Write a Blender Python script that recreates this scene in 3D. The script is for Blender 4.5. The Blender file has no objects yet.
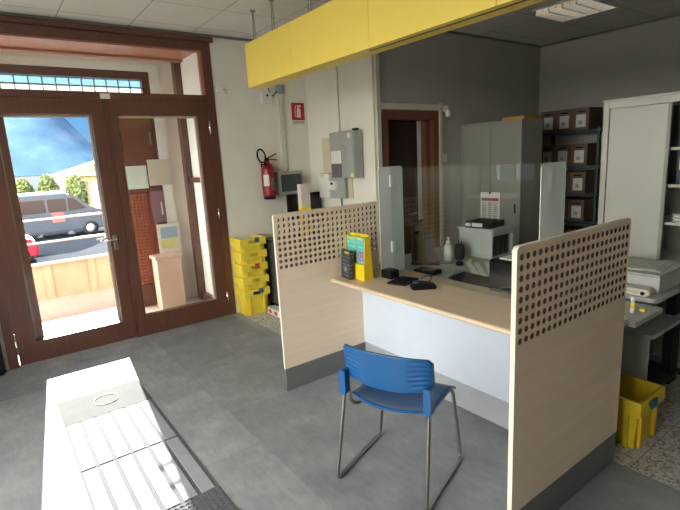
import bpy, bmesh, math, random
from mathutils import Vector, Matrix, Euler
random.seed(7)
PI = math.pi
SC = bpy.context.scene
COL = SC.collection

# ------------------------------------------------------------------ materials
def new_mat(name):
    m = bpy.data.materials.new(name); m.use_nodes = True
    nt = m.node_tree
    b = nt.nodes.get('Principled BSDF')
    return m, nt, b

def coords(nt, scale=(1, 1, 1), rot=(0, 0, 0)):
    t = nt.nodes.new('ShaderNodeTexCoord'); mp = nt.nodes.new('ShaderNodeMapping')
    g = nt.nodes.new('ShaderNodeNewGeometry')
    nt.links.new(g.outputs['Position'], mp.inputs['Vector'])
    mp.inputs['Scale'].default_value = scale; mp.inputs['Rotation'].default_value = rot
    return mp.outputs['Vector']

def noise(nt, vec, scale, detail=3, rough=.5):
    n = nt.nodes.new('ShaderNodeTexNoise')
    n.inputs['Scale'].default_value = scale; n.inputs['Detail'].default_value = detail
    n.inputs['Roughness'].default_value = rough
    nt.links.new(vec, n.inputs['Vector'])
    return n.outputs['Fac']

def ramp(nt, fac, stops):
    r = nt.nodes.new('ShaderNodeValToRGB')
    el = r.color_ramp.elements
    while len(el) < len(stops): el.new(.5)
    for e, (p, c) in zip(el, stops):
        e.position = p; e.color = (*c, 1)
    nt.links.new(fac, r.inputs['Fac'])
    return r.outputs['Color']

def mulc(c, k): return tuple(min(1, x * k) for x in c)

def bump(nt, b, fac, strength, dist=.01):
    n = nt.nodes.new('ShaderNodeBump')
    n.inputs['Strength'].default_value = strength; n.inputs['Distance'].default_value = dist
    nt.links.new(fac, n.inputs['Height']); nt.links.new(n.outputs['Normal'], b.inputs['Normal'])

def M(name, col, rough=.5, metal=0, var=.06, nscale=8, spec=.5, stretch=(1, 1, 1), bmp=0, lo=None, coat=0):
    m, nt, b = new_mat(name)
    b.inputs['Roughness'].default_value = rough; b.inputs['Metallic'].default_value = metal
    b.inputs['Specular IOR Level'].default_value = spec
    if coat: b.inputs['Coat Weight'].default_value = coat
    v = coords(nt, stretch)
    f = noise(nt, v, nscale, 4)
    c = ramp(nt, f, [(.3, lo if lo else mulc(col, 1 - var)), (.7, mulc(col, 1 + var) if not lo else col)])
    nt.links.new(c, b.inputs['Base Color'])
    if bmp: bump(nt, b, f, bmp)
    return m

def glass_mat(name, tint=(.95, .98, .97), ior=1.45, haze=0.0, haze_col=(.75, .85, .85), rough=0.0):
    m, nt, b = new_mat(name); nt.nodes.remove(b)
    out = nt.nodes['Material Output']
    tr = nt.nodes.new('ShaderNodeBsdfTransparent'); tr.inputs['Color'].default_value = (*tint, 1)
    gl = nt.nodes.new('ShaderNodeBsdfGlossy'); gl.inputs['Roughness'].default_value = rough
    fr = nt.nodes.new('ShaderNodeFresnel')
    ge = nt.nodes.new('ShaderNodeNewGeometry'); im = nt.nodes.new('ShaderNodeMapRange')   # same index from both sides of the thin pane
    im.inputs['To Min'].default_value = ior; im.inputs['To Max'].default_value = 1/ior
    nt.links.new(ge.outputs['Backfacing'], im.inputs['Value']); nt.links.new(im.outputs[0], fr.inputs['IOR'])
    mx = nt.nodes.new('ShaderNodeMixShader')
    nt.links.new(fr.outputs[0], mx.inputs[0]); nt.links.new(tr.outputs[0], mx.inputs[1]); nt.links.new(gl.outputs[0], mx.inputs[2])
    last = mx
    if haze:
        df = nt.nodes.new('ShaderNodeBsdfTranslucent'); df.inputs['Color'].default_value = (*haze_col, 1)
        d2 = nt.nodes.new('ShaderNodeBsdfDiffuse'); d2.inputs['Color'].default_value = (*haze_col, 1)
        m2 = nt.nodes.new('ShaderNodeMixShader'); m2.inputs[0].default_value = .6
        nt.links.new(df.outputs[0], m2.inputs[1]); nt.links.new(d2.outputs[0], m2.inputs[2])
        m3 = nt.nodes.new('ShaderNodeMixShader'); m3.inputs[0].default_value = haze
        nt.links.new(mx.outputs[0], m3.inputs[1]); nt.links.new(m2.outputs[0], m3.inputs[2]); last = m3
    nt.links.new(last.outputs[0], out.inputs['Surface'])
    return m

def wood_mat(name, c1, c2, axis='X', rough=.4, scale=1.0, spec=.5, coat=0):
    m, nt, b = new_mat(name)
    b.inputs['Roughness'].default_value = rough; b.inputs['Specular IOR Level'].default_value = spec
    b.inputs['Coat Weight'].default_value = coat
    s = {'X': (1.2, 22, 22), 'Y': (22, 1.2, 22), 'Z': (22, 22, 1.2)}[axis]
    v = coords(nt, tuple(x * scale for x in s))
    f = noise(nt, v, 2.2, 6, .6)
    c = ramp(nt, f, [(.25, c1), (.75, c2)])
    nt.links.new(c, b.inputs['Base Color'])
    return m

def slate_mat():
    m, nt, b = new_mat('slate vinyl')
    b.inputs['Roughness'].default_value = .45; b.inputs['Specular IOR Level'].default_value = .3
    v = coords(nt, (1, 1, 1))
    br = nt.nodes.new('ShaderNodeTexBrick')
    br.offset = .5
    for k, x in {'Scale': 1.0, 'Mortar Size': .0015, 'Brick Width': .92, 'Row Height': .46, 'Bias': 0.0}.items(): br.inputs[k].default_value = x
    br.inputs['Color1'].default_value = (.30, .30, .30, 1); br.inputs['Color2'].default_value = (.72, .72, .72, 1)
    br.inputs['Mortar'].default_value = (.18, .18, .18, 1)
    nt.links.new(v, br.inputs['Vector'])
    f1 = noise(nt, v, 3.2, 8, .62); f2 = noise(nt, coords(nt, (6, 22, 1)), 1.5, 5, .6)
    ad = nt.nodes.new('ShaderNodeMath'); ad.operation = 'MULTIPLY_ADD'; ad.inputs[1].default_value = .55
    nt.links.new(f1, ad.inputs[0])
    m2 = nt.nodes.new('ShaderNodeMath'); m2.operation = 'MULTIPLY'; m2.inputs[1].default_value = .25
    nt.links.new(f2, m2.inputs[0]); nt.links.new(m2.outputs[0], ad.inputs[2])
    m3 = nt.nodes.new('ShaderNodeMath'); m3.operation = 'MULTIPLY_ADD'; m3.inputs[1].default_value = .36
    nt.links.new(br.outputs['Color'], m3.inputs[0]); nt.links.new(ad.outputs[0], m3.inputs[2])
    c = ramp(nt, m3.outputs[0], [(.34, (.14, .152, .165)), (.57, (.235, .248, .264)), (.80, (.38, .39, .40))])
    nt.links.new(c, b.inputs['Base Color'])
    bump(nt, b, f2, .05, .004)
    return m

def terrazzo_mat():
    m, nt, b = new_mat('terrazzo')
    b.inputs['Roughness'].default_value = .35
    v = coords(nt)
    vo = nt.nodes.new('ShaderNodeTexVoronoi'); vo.inputs['Scale'].default_value = 70
    nt.links.new(v, vo.inputs['Vector'])
    sp = nt.nodes.new('ShaderNodeSeparateColor'); nt.links.new(vo.outputs['Color'], sp.inputs[0])
    c = ramp(nt, sp.outputs[0], [(.1, (.20, .19, .17)), (.35, (.42, .40, .37)), (.8, (.58, .56, .53))])
    br = nt.nodes.new('ShaderNodeTexBrick'); br.offset = 0
    for k, x in {'Scale': 1.0, 'Mortar Size': .0025, 'Brick Width': .4, 'Row Height': .4}.items(): br.inputs[k].default_value = x
    nt.links.new(v, br.inputs['Vector'])
    mx = nt.nodes.new('ShaderNodeMix'); mx.data_type = 'RGBA'
    nt.links.new(br.outputs['Fac'], mx.inputs[0]); nt.links.new(c, mx.inputs[6]); mx.inputs[7].default_value = (.2, .19, .18, 1)
    nt.links.new(mx.outputs[2], b.inputs['Base Color'])
    return m

def ceiling_mat():
    m, nt, b = new_mat('ceiling tile')
    b.inputs['Roughness'].default_value = .9
    v = coords(nt)
    mp = nt.nodes.new('ShaderNodeMapping'); mp.inputs['Location'].default_value = (.05, .25, 0)
    nt.links.new(v, mp.inputs['Vector'])
    br = nt.nodes.new('ShaderNodeTexBrick'); br.offset = 0
    for k, x in {'Scale': 1.0, 'Mortar Size': .006, 'Brick Width': .6, 'Row Height': .6, 'Mortar Smooth': .2}.items(): br.inputs[k].default_value = x
    br.inputs['Color1'].default_value = (.70, .69, .645, 1); br.inputs['Color2'].default_value = (.74, .73, .685, 1); br.inputs['Mortar'].default_value = (.36, .36, .35, 1)
    nt.links.new(mp.outputs[0], br.inputs['Vector'])
    nt.links.new(br.outputs['Color'], b.inputs['Base Color'])
    return m

def rows_mat(name, base, ink, scale, axis='Z', thresh=.5, rough=.6):
    """printed lines: horizontal bars of ink on paper"""
    m, nt, b = new_mat(name); b.inputs['Roughness'].default_value = rough
    v = coords(nt)
    w = nt.nodes.new('ShaderNodeTexWave'); w.bands_direction = axis; w.inputs['Scale'].default_value = scale
    w.inputs['Distortion'].default_value = 0
    nt.links.new(v, w.inputs['Vector'])
    f = noise(nt, v, scale * 2.5, 1)
    mu = nt.nodes.new('ShaderNodeMath'); mu.operation = 'MULTIPLY'
    nt.links.new(w.outputs['Fac'], mu.inputs[0]); nt.links.new(f, mu.inputs[1])
    c = ramp(nt, mu.outputs[0], [(thresh * .7, base), (thresh, ink)])
    nt.links.new(c, b.inputs['Base Color'])
    return m

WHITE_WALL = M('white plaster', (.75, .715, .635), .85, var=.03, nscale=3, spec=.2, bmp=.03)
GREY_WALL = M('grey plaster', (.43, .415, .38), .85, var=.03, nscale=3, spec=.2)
FACADE = M('facade plaster', (.90, .82, .75), .9, var=.04, nscale=4, spec=.2)
ARCH_WHITE = M('white architrave paint', (.88, .88, .85), .8, var=.02, spec=.2)
SLATE = slate_mat(); TERRAZZO = terrazzo_mat(); CEIL = ceiling_mat()
BROWN = wood_mat('brown door wood', (.085, .032, .021), (.132, .052, .034), 'Z', .38, coat=.15)
BROWN_H = wood_mat('brown rail wood', (.085, .032, .021), (.132, .052, .034), 'Y', .38, coat=.15)
SOFFIT = wood_mat('soffit wood', (.34, .13, .085), (.45, .19, .12), 'X', .4)
LEAFWOOD = wood_mat('old leaf wood', (.12, .042, .026), (.18, .068, .042), 'Z', .5)
BEECH = wood_mat('pale beech laminate', (.77, .61, .46), (.87, .71, .55), 'Y', .42, .6)
BEECH_TOP = wood_mat('pale beech worktop', (.62, .48, .34), (.72, .58, .43), 'X', .35, .6)
EDGE = M('cream edge band', (.74, .68, .58), .45, var=.02)
HOLE = M('hole rim mdf', (.10, .062, .04), .8, var=.08, nscale=40)
PLINTH = M('grey plinth laminate', (.15, .155, .16), .45, var=.05)
PANEL_WHITE = M('white blue laminate', (.61, .67, .79), .4, var=.02)
GLASS = glass_mat('clear glazing', (.96, .98, .97))
ACRYLIC = glass_mat('clear acrylic', (.94, .96, .95), 1.5)
ACRYLIC_WING = glass_mat('acrylic with painted reflection', (.80, .86, .86), 1.5, haze=.7, haze_col=(.92, .97, .97))  # pale haze colour stands in for daylight reflected in the wings
ACRYLIC_EDGE = M('acrylic edge', (.75, .82, .82), .25, var=.02)
STEEL = M('brushed steel', (.30, .29, .275), .3, 1, var=.06, nscale=30)
CHROME = M('chrome', (.75, .75, .75), .15, 1, var=.02)
BLUE = M('blue plastic', (.008, .082, .25), .32, var=.05, nscale=5, spec=.55)
YELLOW = M('yellow panel paint', (.86, .65, .12), .45, var=.02, spec=.4)
YELLOW_END = M('yellow panel underside', (.78, .54, .035), .5, var=.02, spec=.4)
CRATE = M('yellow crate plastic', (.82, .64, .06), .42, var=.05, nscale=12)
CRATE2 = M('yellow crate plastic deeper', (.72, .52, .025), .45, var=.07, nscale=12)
BLACK = M('black plastic', (.010, .010, .012), .5, var=.1, nscale=20, spec=.09)
BLACKM = M('matte black plastic', (.016, .017, .019), .62, var=.1, nscale=20, spec=.09)
DARKGREY = M('dark grey plastic', (.045, .045, .046), .6, var=.08, spec=.12)
GREYP = M('light grey plastic', (.48, .49, .48), .5, var=.03)
DESKGREY = M('grey desk laminate', (.40, .41, .41), .42, var=.03, nscale=30)
CABGREY = M('light grey cabinet enamel', (.47, .46, .41), .38, var=.02, nscale=3)
CABGREEN = M('grey green cabinet enamel', (.265, .26, .225), .4, var=.02, nscale=3)
DARKCAB = M('taupe cabinet laminate', (.12, .11, .10), .5, var=.05)
SHELFBLUE = M('dark blue grey shelving', (.035, .05, .07), .5, var=.05)
CARDB = M('brown archive card', (.15, .095, .065), .8, var=.08, nscale=6)
LABELW = M('white paper label', (.66, .65, .60), .7, var=.04, nscale=20)
PAPER = M('white paper', (.72, .70, .65), .75, var=.03, nscale=10)
NEWS = rows_mat('printed sheet', (.56, .55, .50), (.36, .35, .33), 14, 'Y', .45)
RED = M('extinguisher red', (.24, .008, .014), .32, var=.06)
SIGNRED = M('sign red', (.45, .015, .03), .5, var=.03)
PICTO = M('sign white', (.75, .72, .68), .5, var=.02)
SIGNGREY = M('sign strip', (.60, .60, .55), .5, var=.02)
METERGREY = M('meter grey green', (.33, .36, .34), .45, var=.04)
ENAMEL = M('grey steel enamel', (.36, .37, .355), .42, .2, var=.06, nscale=6)
BEIGE = M('beige backing board', (.62, .54, .38), .7, var=.05)
WPLASTIC = M('white plastic', (.72, .71, .66), .4, var=.02)
MCBGREY = M('grey beige plastic', (.36, .35, .29), .45, var=.04)
SMOKED = M('smoked window', (.035, .05, .045), .18, var=.2, nscale=14)
CONDUIT = M('cream conduit', (.62, .59, .50), .5, var=.04)
TEAL = rows_mat('teal leaflet', (.09, .52, .53), (.22, .66, .64), 9, 'Z', .5, .4)
YBOX = M('yellow card', (.86, .60, .02), .42, var=.04)
DARKCARD = rows_mat('dark leaflet card', (.03, .035, .045), (.16, .16, .15), 11, 'Z', .52, .4)
PINKISH = M('pale pink card', (.70, .60, .57), .6, var=.04)
STUCCO = M('parapet render', (.52, .38, .26), .95, var=.1, nscale=3, spec=.05)
TERRACE = M('terrace tile', (.46, .31, .25), .85, var=.06, nscale=3, spec=.1)
ASPHALT = M('asphalt', (.055, .066, .085), 1.0, var=.12, nscale=2, spec=.02)
VAN = M('grey blue van paint', (.085, .105, .14), .35, .1, var=.05, coat=.4)
VANROOF_GLINT = M('van roof with painted glint', (.30, .42, .58), .25, .2, var=.05, coat=.4)  # backlit glint on the roof is put into this paler colour
CARGLASS = M('dark car glass', (.04, .03, .035), .1, var=.1)
TYRE = M('tyre rubber', (.02, .02, .02), .8, var=.1)
CARRED = M('red car paint', (.45, .02, .05), .25, var=.03, coat=.4)
HOUSEY = M('yellow house render', (.72, .56, .26), .9, var=.05)
ROOFT = M('roof tile', (.52, .36, .27), .8, var=.1, nscale=3)
FOLI = M('hedge leaf', (.27, .32, .12), .6, var=.3, nscale=2)
BARK = M('bark', (.09, .06, .04), .9, var=.2)
ALU = M('tactile ridge plastic', (.30, .31, .33), .6, var=.04, nscale=20, spec=.25)
ALU_D = M('tactile rubber', (.12, .125, .14), .75, var=.05, nscale=20, spec=.15)
GREYTILE = M('tactile plain panel', (.09, .093, .10), .75, var=.1, nscale=6, spec=.12)
BOTTLE = M('clear gel bottle', (.62, .64, .63), .25, var=.03)
ORANGEY = M('ochre folder', (.48, .25, .03), .6, var=.05)
PINKPED = M('pink pedestal paint', (.66, .48, .38), .7, var=.04)
MAUVE = M('mauve notice', (.22, .12, .15), .6, var=.08)
CREAMB = M('cream notice', (.62, .58, .47), .7, var=.03)
PALEB = M('pale blue print', (.33, .46, .60), .6, var=.06)
PALEY = M('pale yellow print', (.72, .66, .30), .6, var=.06)
MATRED = M('red print', (.5, .06, .08), .6, var=.06)
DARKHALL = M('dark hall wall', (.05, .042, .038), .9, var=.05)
LOUVRE = M('polished louvre', (.9, .9, .9), .2, 1, var=.03)

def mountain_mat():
    m, nt, b = new_mat('distant wooded mountain in haze blue')
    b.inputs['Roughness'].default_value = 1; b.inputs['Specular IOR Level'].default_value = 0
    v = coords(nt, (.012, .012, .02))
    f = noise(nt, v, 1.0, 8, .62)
    c = ramp(nt, f, [(.35, (.09, .17, .28)), (.55, (.12, .215, .335)), (.72, (.20, .30, .42))])  # haze over the slope is put into this blue base colour
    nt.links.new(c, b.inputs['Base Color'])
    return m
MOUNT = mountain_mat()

# ------------------------------------------------------------------ mesh helpers
class MB:
    def __init__(s): s.bm = bmesh.new()
    def _add(s, verts, faces, M4=None):
        vs = [s.bm.verts.new(M4 @ Vector(v) if M4 else Vector(v)) for v in verts]
        for f in faces:
            try: s.bm.faces.new([vs[i] for i in f])
            except ValueError: pass
        return vs
    def box(s, x0, y0, z0, x1, y1, z1, bev=0, M4=None, taper=0):
        t = taper
        v = [(x0+t, y0+t, z0), (x1-t, y0+t, z0), (x1-t, y1-t, z0), (x0+t, y1-t, z0), (x0, y0, z1), (x1, y0, z1), (x1, y1, z1), (x0, y1, z1)]
        f = [(3, 2, 1, 0), (4, 5, 6, 7), (0, 1, 5, 4), (1, 2, 6, 5), (2, 3, 7, 6), (3, 0, 4, 7)]
        tmp = bmesh.new()
        vs = [tmp.verts.new(p) for p in v]
        for q in f: tmp.faces.new([vs[i] for i in q])
        if bev: bmesh.ops.bevel(tmp, geom=tmp.edges[:], offset=bev, segments=2, affect='EDGES', profile=.5)
        s.merge(tmp, M4); return s
    def merge(s, tmp, M4=None):
        tmp.verts.index_update()
        vs = [s.bm.verts.new(M4 @ v.co if M4 else v.co) for v in tmp.verts]
        for f in tmp.faces:
            try: nf = s.bm.faces.new([vs[v.index] for v in f.verts]); nf.smooth = f.smooth
            except ValueError: pass
        tmp.free()
    def rot(s, cx, cy, ang): return Matrix.Translation((cx, cy, 0)) @ Matrix.Rotation(ang, 4, 'Z')
    def tube(s, pts, r, n=8, closed=False, r2=None):
        pts = [Vector(p) for p in pts]; rings = []
        k = len(pts); up = None
        for i, p in enumerate(pts):
            if closed: d = pts[(i+1) % k] - pts[i-1]
            else: d = pts[min(i+1, k-1)] - pts[max(i-1, 0)]
            d.normalize()
            if up is None: up = Vector((0, 0, 1)) if abs(d.z) < .9 else Vector((1, 0, 0))
            a = d.cross(up).normalized(); up = a.cross(d).normalized()
            rr = r if r2 is None else r + (r2 - r) * i / max(1, k-1)
            rings.append([s.bm.verts.new(p + rr * (math.cos(2*PI*j/n) * a + math.sin(2*PI*j/n) * up)) for j in range(n)])
        for i in range(k if closed else k-1):
            A, B = rings[i], rings[(i+1) % k]
            for j in range(n):
                f = s.bm.faces.new((A[j], A[(j+1) % n], B[(j+1) % n], B[j])); f.smooth = True
        if not closed:
            s.bm.faces.new(rings[0][::-1]); s.bm.faces.new(rings[-1])
        return s
    def lathe(s, prof, c=(0, 0, 0), n=20, axis='Z'):
        rings = []
        for r, z in prof:
            ring = []
            for j in range(n):
                a = 2*PI*j/n; x, y = r*math.cos(a), r*math.sin(a)
                P = {'Z': (x, y, z), 'X': (z, x, y), 'Y': (y, z, x)}[axis]
                ring.append(s.bm.verts.new(Vector(c) + Vector(P)))
            rings.append(ring)
        for A, B in zip(rings, rings[1:]):
            for j in range(n):
                f = s.bm.faces.new((A[j], A[(j+1) % n], B[(j+1) % n], B[j])); f.smooth = True
        s.bm.faces.new(rings[0][::-1]); s.bm.faces.new(rings[-1])
        return s
    def prism(s, poly, axis, a, b, M4=None):
        """poly: 2D points in the plane normal to axis; extruded from a to b"""
        def P(u, v, w): return {'X': (w, u, v), 'Y': (u, w, v), 'Z': (u, v, w)}[axis]
        n = len(poly)
        v = [P(u, w, a) for u, w in poly] + [P(u, w, b) for u, w in poly]
        f = [tuple(range(n))[::-1], tuple(range(n, 2*n))] + [(i, (i+1) % n, n+(i+1) % n, n+i) for i in range(n)]
        s._add(v, f, M4); return s
    def quad(s, *p): s._add(p, [(0, 1, 2, 3)]); return s

def rrect(u0, v0, u1, v1, r, n=5, corners=(1, 1, 1, 1)):
    P = []
    for k, (cu, cv, a) in enumerate([(u0, v0, PI), (u1, v0, 1.5*PI), (u1, v1, 0), (u0, v1, .5*PI)]):
        if not corners[k]: P.append((cu, cv)); continue
        ou = cu + (r if cu == u0 else -r); ov = cv + (r if cv == v0 else -r)
        for i in range(n+1):
            t = a + i*.5*PI/n; P.append((ou + r*math.cos(t), ov + r*math.sin(t)))
    return P

def round_path(pts, r, n=6):
    pts = [Vector(p) for p in pts]; out = [pts[0]]
    for a, b, c in zip(pts, pts[1:], pts[2:]):
        u = (a-b).normalized(); v = (c-b).normalized()
        p0 = b + u*r; p1 = b + v*r
        for i in range(n+1):
            t = i/n; out.append((1-t)**2*p0 + 2*t*(1-t)*b + t*t*p1)
    out.append(pts[-1]); return out

def obj(name, mb, mat, parent=None, normals=True):
    bm = mb.bm
    if normals: bmesh.ops.recalc_face_normals(bm, faces=bm.faces[:])
    me = bpy.data.meshes.new(name)
    vs = [v.co for v in bm.verts]
    lo = Vector((min(v.x for v in vs), min(v.y for v in vs), min(v.z for v in vs)))
    hi = Vector((max(v.x for v in vs), max(v.y for v in vs), max(v.z for v in vs)))
    org = Vector(((lo.x+hi.x)/2, (lo.y+hi.y)/2, lo.z))
    bmesh.ops.translate(bm, verts=bm.verts[:], vec=-org)
    bm.to_mesh(me); bm.free()
    for m in (mat if isinstance(mat, (list, tuple)) else [mat]): me.materials.append(m)
    o = bpy.data.objects.new(name, me); COL.objects.link(o)
    if parent is not None:
        o.parent = parent
        pw = WORLD[parent.name]
        o.location = org - pw
        WORLD[o.name] = org
    else:
        o.location = org; WORLD[o.name] = org
    return o
WORLD = {}

def thing(name, loc, label, cat, group=None):
    o = bpy.data.objects.new(name, None); COL.objects.link(o); o.location = loc; o.empty_display_size = .1
    WORLD[o.name] = Vector(loc)
    return tag(o, label, cat, group)
def tag(o, label, cat, group=None):
    o['label'] = label; o['category'] = cat
    if group: o['group'] = group
    return o
def struct(o, label=None, cat=None):
    o['kind'] = 'structure'
    if label: o['label'] = label
    if cat: o['category'] = cat
    return o
def copy_tree(src, loc, label, group=None, rotz=None):
    r = src.copy(); COL.objects.link(r); r.location = loc
    if rotz is not None: r.rotation_euler = (0, 0, rotz)
    r['label'] = label
    if group: r['group'] = group
    for ch in list(src.children):
        c = ch.copy(); COL.objects.link(c); c.parent = r
        for g in ch.children:
            d = g.copy(); COL.objects.link(d); d.parent = c
    return r
def text_mesh(s, size, M4, name, mat, parent, depth=.0005):
    cu = bpy.data.curves.new(name, 'FONT'); cu.body = s; cu.size = size; cu.extrude = depth
    cu.align_x = 'CENTER'; cu.align_y = 'CENTER'
    t = bpy.data.objects.new(name + '_tmp', cu); COL.objects.link(t)
    bpy.context.view_layer.update()
    me = bpy.data.meshes.new_from_object(t.evaluated_get(bpy.context.evaluated_depsgraph_get()))
    bpy.data.objects.remove(t)
    b = MB(); b.bm.from_mesh(me); bmesh.ops.transform(b.bm, matrix=M4, verts=b.bm.verts[:])
    return obj(name, b, mat, parent)

# ------------------------------------------------------------------ constants of the room
XD = -2.07; XW = -.854; YJ = 1.694; YB = 4.684; HC = 3.017
YN = -3.2; XE = 4.2
FY0, FY1, FZ = -1.66, .53, 2.985       # entrance frame in the wall
XF = -3.2                              # outer entrance plane

# ------------------------------------------------------------------ setting: floor, walls, ceiling
b = MB()
b.prism([(XD-.06, YN), (XE, YN), (XE, .93), (0, .93), (0, .55), (XD-.06, .55)], 'Z', -.08, 0)
struct(obj('floor', b, SLATE))
b = MB()
b.prism([(XD, .55), (0, .55), (0, .93), (XE, .93), (XE, YB), (XD, YB)], 'Z', -.08, 0)
struct(obj('floor', b, TERRAZZO))
b = MB(); b.box(XF-.2, YN-.2, HC, XE+.2, YB+.2, HC+.15); struct(obj('ceiling', b, CEIL))
# wall with the entrance
b = MB()
b.box(XD-.1, YN, 0, XD, FY0, HC); b.box(XD-.1, FY1, 0, XD, YJ, HC); b.box(XD-.1, FY0, FZ, XD, FY1, HC)
struct(obj('wall_entrance', b, WHITE_WALL))
b = MB(); b.box(XD-.1, YJ, 0, XW, YJ+.08, HC); struct(obj('wall_jut', b, WHITE_WALL))
DY0, DY1, DZ1 = 1.836, 2.59, 2.09
b = MB()
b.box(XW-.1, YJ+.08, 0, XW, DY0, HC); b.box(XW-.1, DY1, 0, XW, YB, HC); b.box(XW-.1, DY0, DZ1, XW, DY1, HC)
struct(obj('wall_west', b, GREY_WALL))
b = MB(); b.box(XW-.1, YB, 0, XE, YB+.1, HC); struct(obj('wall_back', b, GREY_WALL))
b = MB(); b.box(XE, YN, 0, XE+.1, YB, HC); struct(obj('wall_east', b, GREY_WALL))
# wall behind the camera with windows
wins = [(-1.85, -1.1, 1.17, 2.5), (-.1, 2.15, .25, 2.9), (2.5, 3.1, .25, 2.9)]
b = MB(); x = XD-.1
for (a, c, z0, z1) in wins:
    b.box(x, YN-.15, 0, a, YN, HC); b.box(a, YN-.15, 0, c, YN, z0); b.box(a, YN-.15, z1, c, YN, HC); x = c
b.box(x, YN-.15, 0, XE+.1, YN, HC)
struct(obj('wall_south', b, WHITE_WALL))
for i, (a, c, z0, z1) in enumerate(wins):
    n = 2 if i == 0 else 3
    b = MB(); w = .05
    for k in range(n+1):
        xx = a + (c-a)*k/n
        xx = min(max(xx, a+w/2), c-w/2); b.box(xx-w/2, YN-.12, z0, xx+w/2, YN-.06, z1)
    for zz in (z0+w/2, z0+(z1-z0)*.36, z1-w/2): b.box(a, YN-.118, zz-w/2, c, YN-.062, zz+w/2)
    wd = struct(obj('window_%d' % (i+2), b, ARCH_WHITE))
    g = MB(); g.box(a, YN-.094, z0, c, YN-.088, z1); obj('pane', g, GLASS, wd)
# hall behind the inner doorway
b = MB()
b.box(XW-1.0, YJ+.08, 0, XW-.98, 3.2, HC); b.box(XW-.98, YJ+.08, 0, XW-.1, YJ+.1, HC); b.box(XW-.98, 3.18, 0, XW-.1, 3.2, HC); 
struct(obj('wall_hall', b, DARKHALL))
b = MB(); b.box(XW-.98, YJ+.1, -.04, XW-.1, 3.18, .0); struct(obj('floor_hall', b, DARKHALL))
# ceiling edge trim
b = MB(); b.box(XD, FY0-1.5, HC-.022, XD+.02, YJ, HC); b.box(XW, YJ, HC-.022, XW+.02, YB, HC); b.box(XW+.02, YB-.02, HC-.022, XE, YB, HC)
struct(obj('trim_1', b, M('ceiling edge profile', (.16, .15, .14), .5)))

# ------------------------------------------------------------------ inner doorway
d = struct(thing('door_2', (XW, DY0, 0), 'dark brown inner doorway in the grey wall', 'doorway'))
b = MB()
b.box(XW-.1, DY0-.05, 0, XW+.02, DY0+.035, DZ1+.065); b.box(XW-.1, DY1-.04, 0, XW+.02, DY1+.05, DZ1+.065); b.box(XW-.1, DY0+.035, DZ1-.03, XW+.02, DY1-.04, DZ1+.065)
obj('door_frame', b, LEAFWOOD, d)
b = MB(); b.box(XW-.09, DY1-.115, 0, XW-.03, DY1-.042, DZ1-.035); obj('frame_side', b, LEAFWOOD, d)
b = MB(); b.box(XW-.16, DY0+.05, 0.01, XW-.12, DY1-.155, DZ1-.04, .004); lf = obj('door_leaf', b, M('dark inner door', (.03, .014, .01), .5), d)
b = MB(); b.tube(round_path([(XW-.12, DY1-.22, 1.03), (XW-.075, DY1-.22, 1.03), (XW-.075, DY1-.34, 1.03)], .012), .009); obj('handle', b, STEEL, lf)
b = MB(); b.box(XW-.14, DY1-.15, 0.01, XW-.12, DY1-.09, DZ1-.03); obj('white_edge_strip', b, WPLASTIC, d)
# trunking around the inner doorway
t = thing('cable_trunking', (XW, DY0-.1, 0), 'cream cable trunking framing the inner doorway and rising to the ceiling', 'trunking')
b = MB(); b.box(XW, DY0-.115, 0.02, XW+.028, DY0-.062, HC-.03, .004); obj('riser', b, CONDUIT, t)
b = MB(); b.box(XW, DY0-.062, DZ1+.075, XW+.026, DY1+.06, DZ1+.135, .004); obj('crosspiece', b, CONDUIT, t)
b = MB(); b.box(XW, DY1+.06, 0.02, XW+.028, DY1+.11, DZ1+.14, .004); obj('drop', b, CONDUIT, t)
b = MB(); b.box(XW, DY0-.125, DZ1+.06, XW+.034, DY0-.05, DZ1+.15, .004); obj('corner_cover', b, BEIGE, t)
b = MB(); b.box(XW, DY1+.045, DZ1+.06, XW+.034, DY1+.115, DZ1+.15, .004); obj('corner_cover', b, BEIGE, t)
t = thing('motion_detector', (XW+.03, DY1+.17, 2.1), 'small white detector on the wall at the top corner of the inner doorway', 'detector')
b = MB(); b.box(XW, DY1+.12, 2.15, XW+.05, DY1+.19, 2.21, .006); obj('base', b, WPLASTIC, t)
b = MB(); b.lathe([(.012, -.05), (.03, -.04), (.034, 0), (.02, .03)], (XW+.055, DY1+.165, 2.14), 14); obj('lens', b, WPLASTIC, t)
t = thing('light_switch', (XW, 2.747, 1.6), 'white light switch on the grey wall beside the inner doorway', 'switch')
b = MB(); b.box(XW, 2.70, 1.585, XW+.012, 2.79, 1.68, .003); obj('switch_plate', b, WPLASTIC, t)
b = MB(); b.box(XW+.012, 2.72, 1.6, XW+.018, 2.75, 1.665, .002); obj('rocker', b, PAPER, t)

# ------------------------------------------------------------------ entrance door and its glazed frame
d = struct(thing('door_1', (XD, -.5, 0), 'brown wooden glazed entrance door with side panel and transom', 'door'))
x0, x1 = XD-.075, XD+.012
b = MB()
b.box(x0, FY0, 0, x1, FY0+.08, FZ); b.box(x0, .44, 0, x1, FY1, FZ); b.box(x0, FY0+.08, 2.855, x1, .44, FZ)
b.box(x0, FY0+.08, 2.355, x1-.004, .44, 2.415)
b.box(x1-.002, FY0-.02, FZ-.045, x1+.03, FY1+.03, FZ)
b.box(x0, -.56, 0, x1-.01, -.535, 2.355)
obj('outer_frame', b, BROWN, d)
b = MB(); b.box(x0+.02, .41, 2.415, x1-.02, .44, 2.855); b.box(x0+.02, FY0+.08, 2.84, x1-.02, .41, 2.857); obj('transom_bead', b, SOFFIT, d)
g = MB(); g.box(XD-.035, FY0+.08, 2.415, XD-.029, .44, 2.855); obj('transom_pane', g, GLASS, d)
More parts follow.
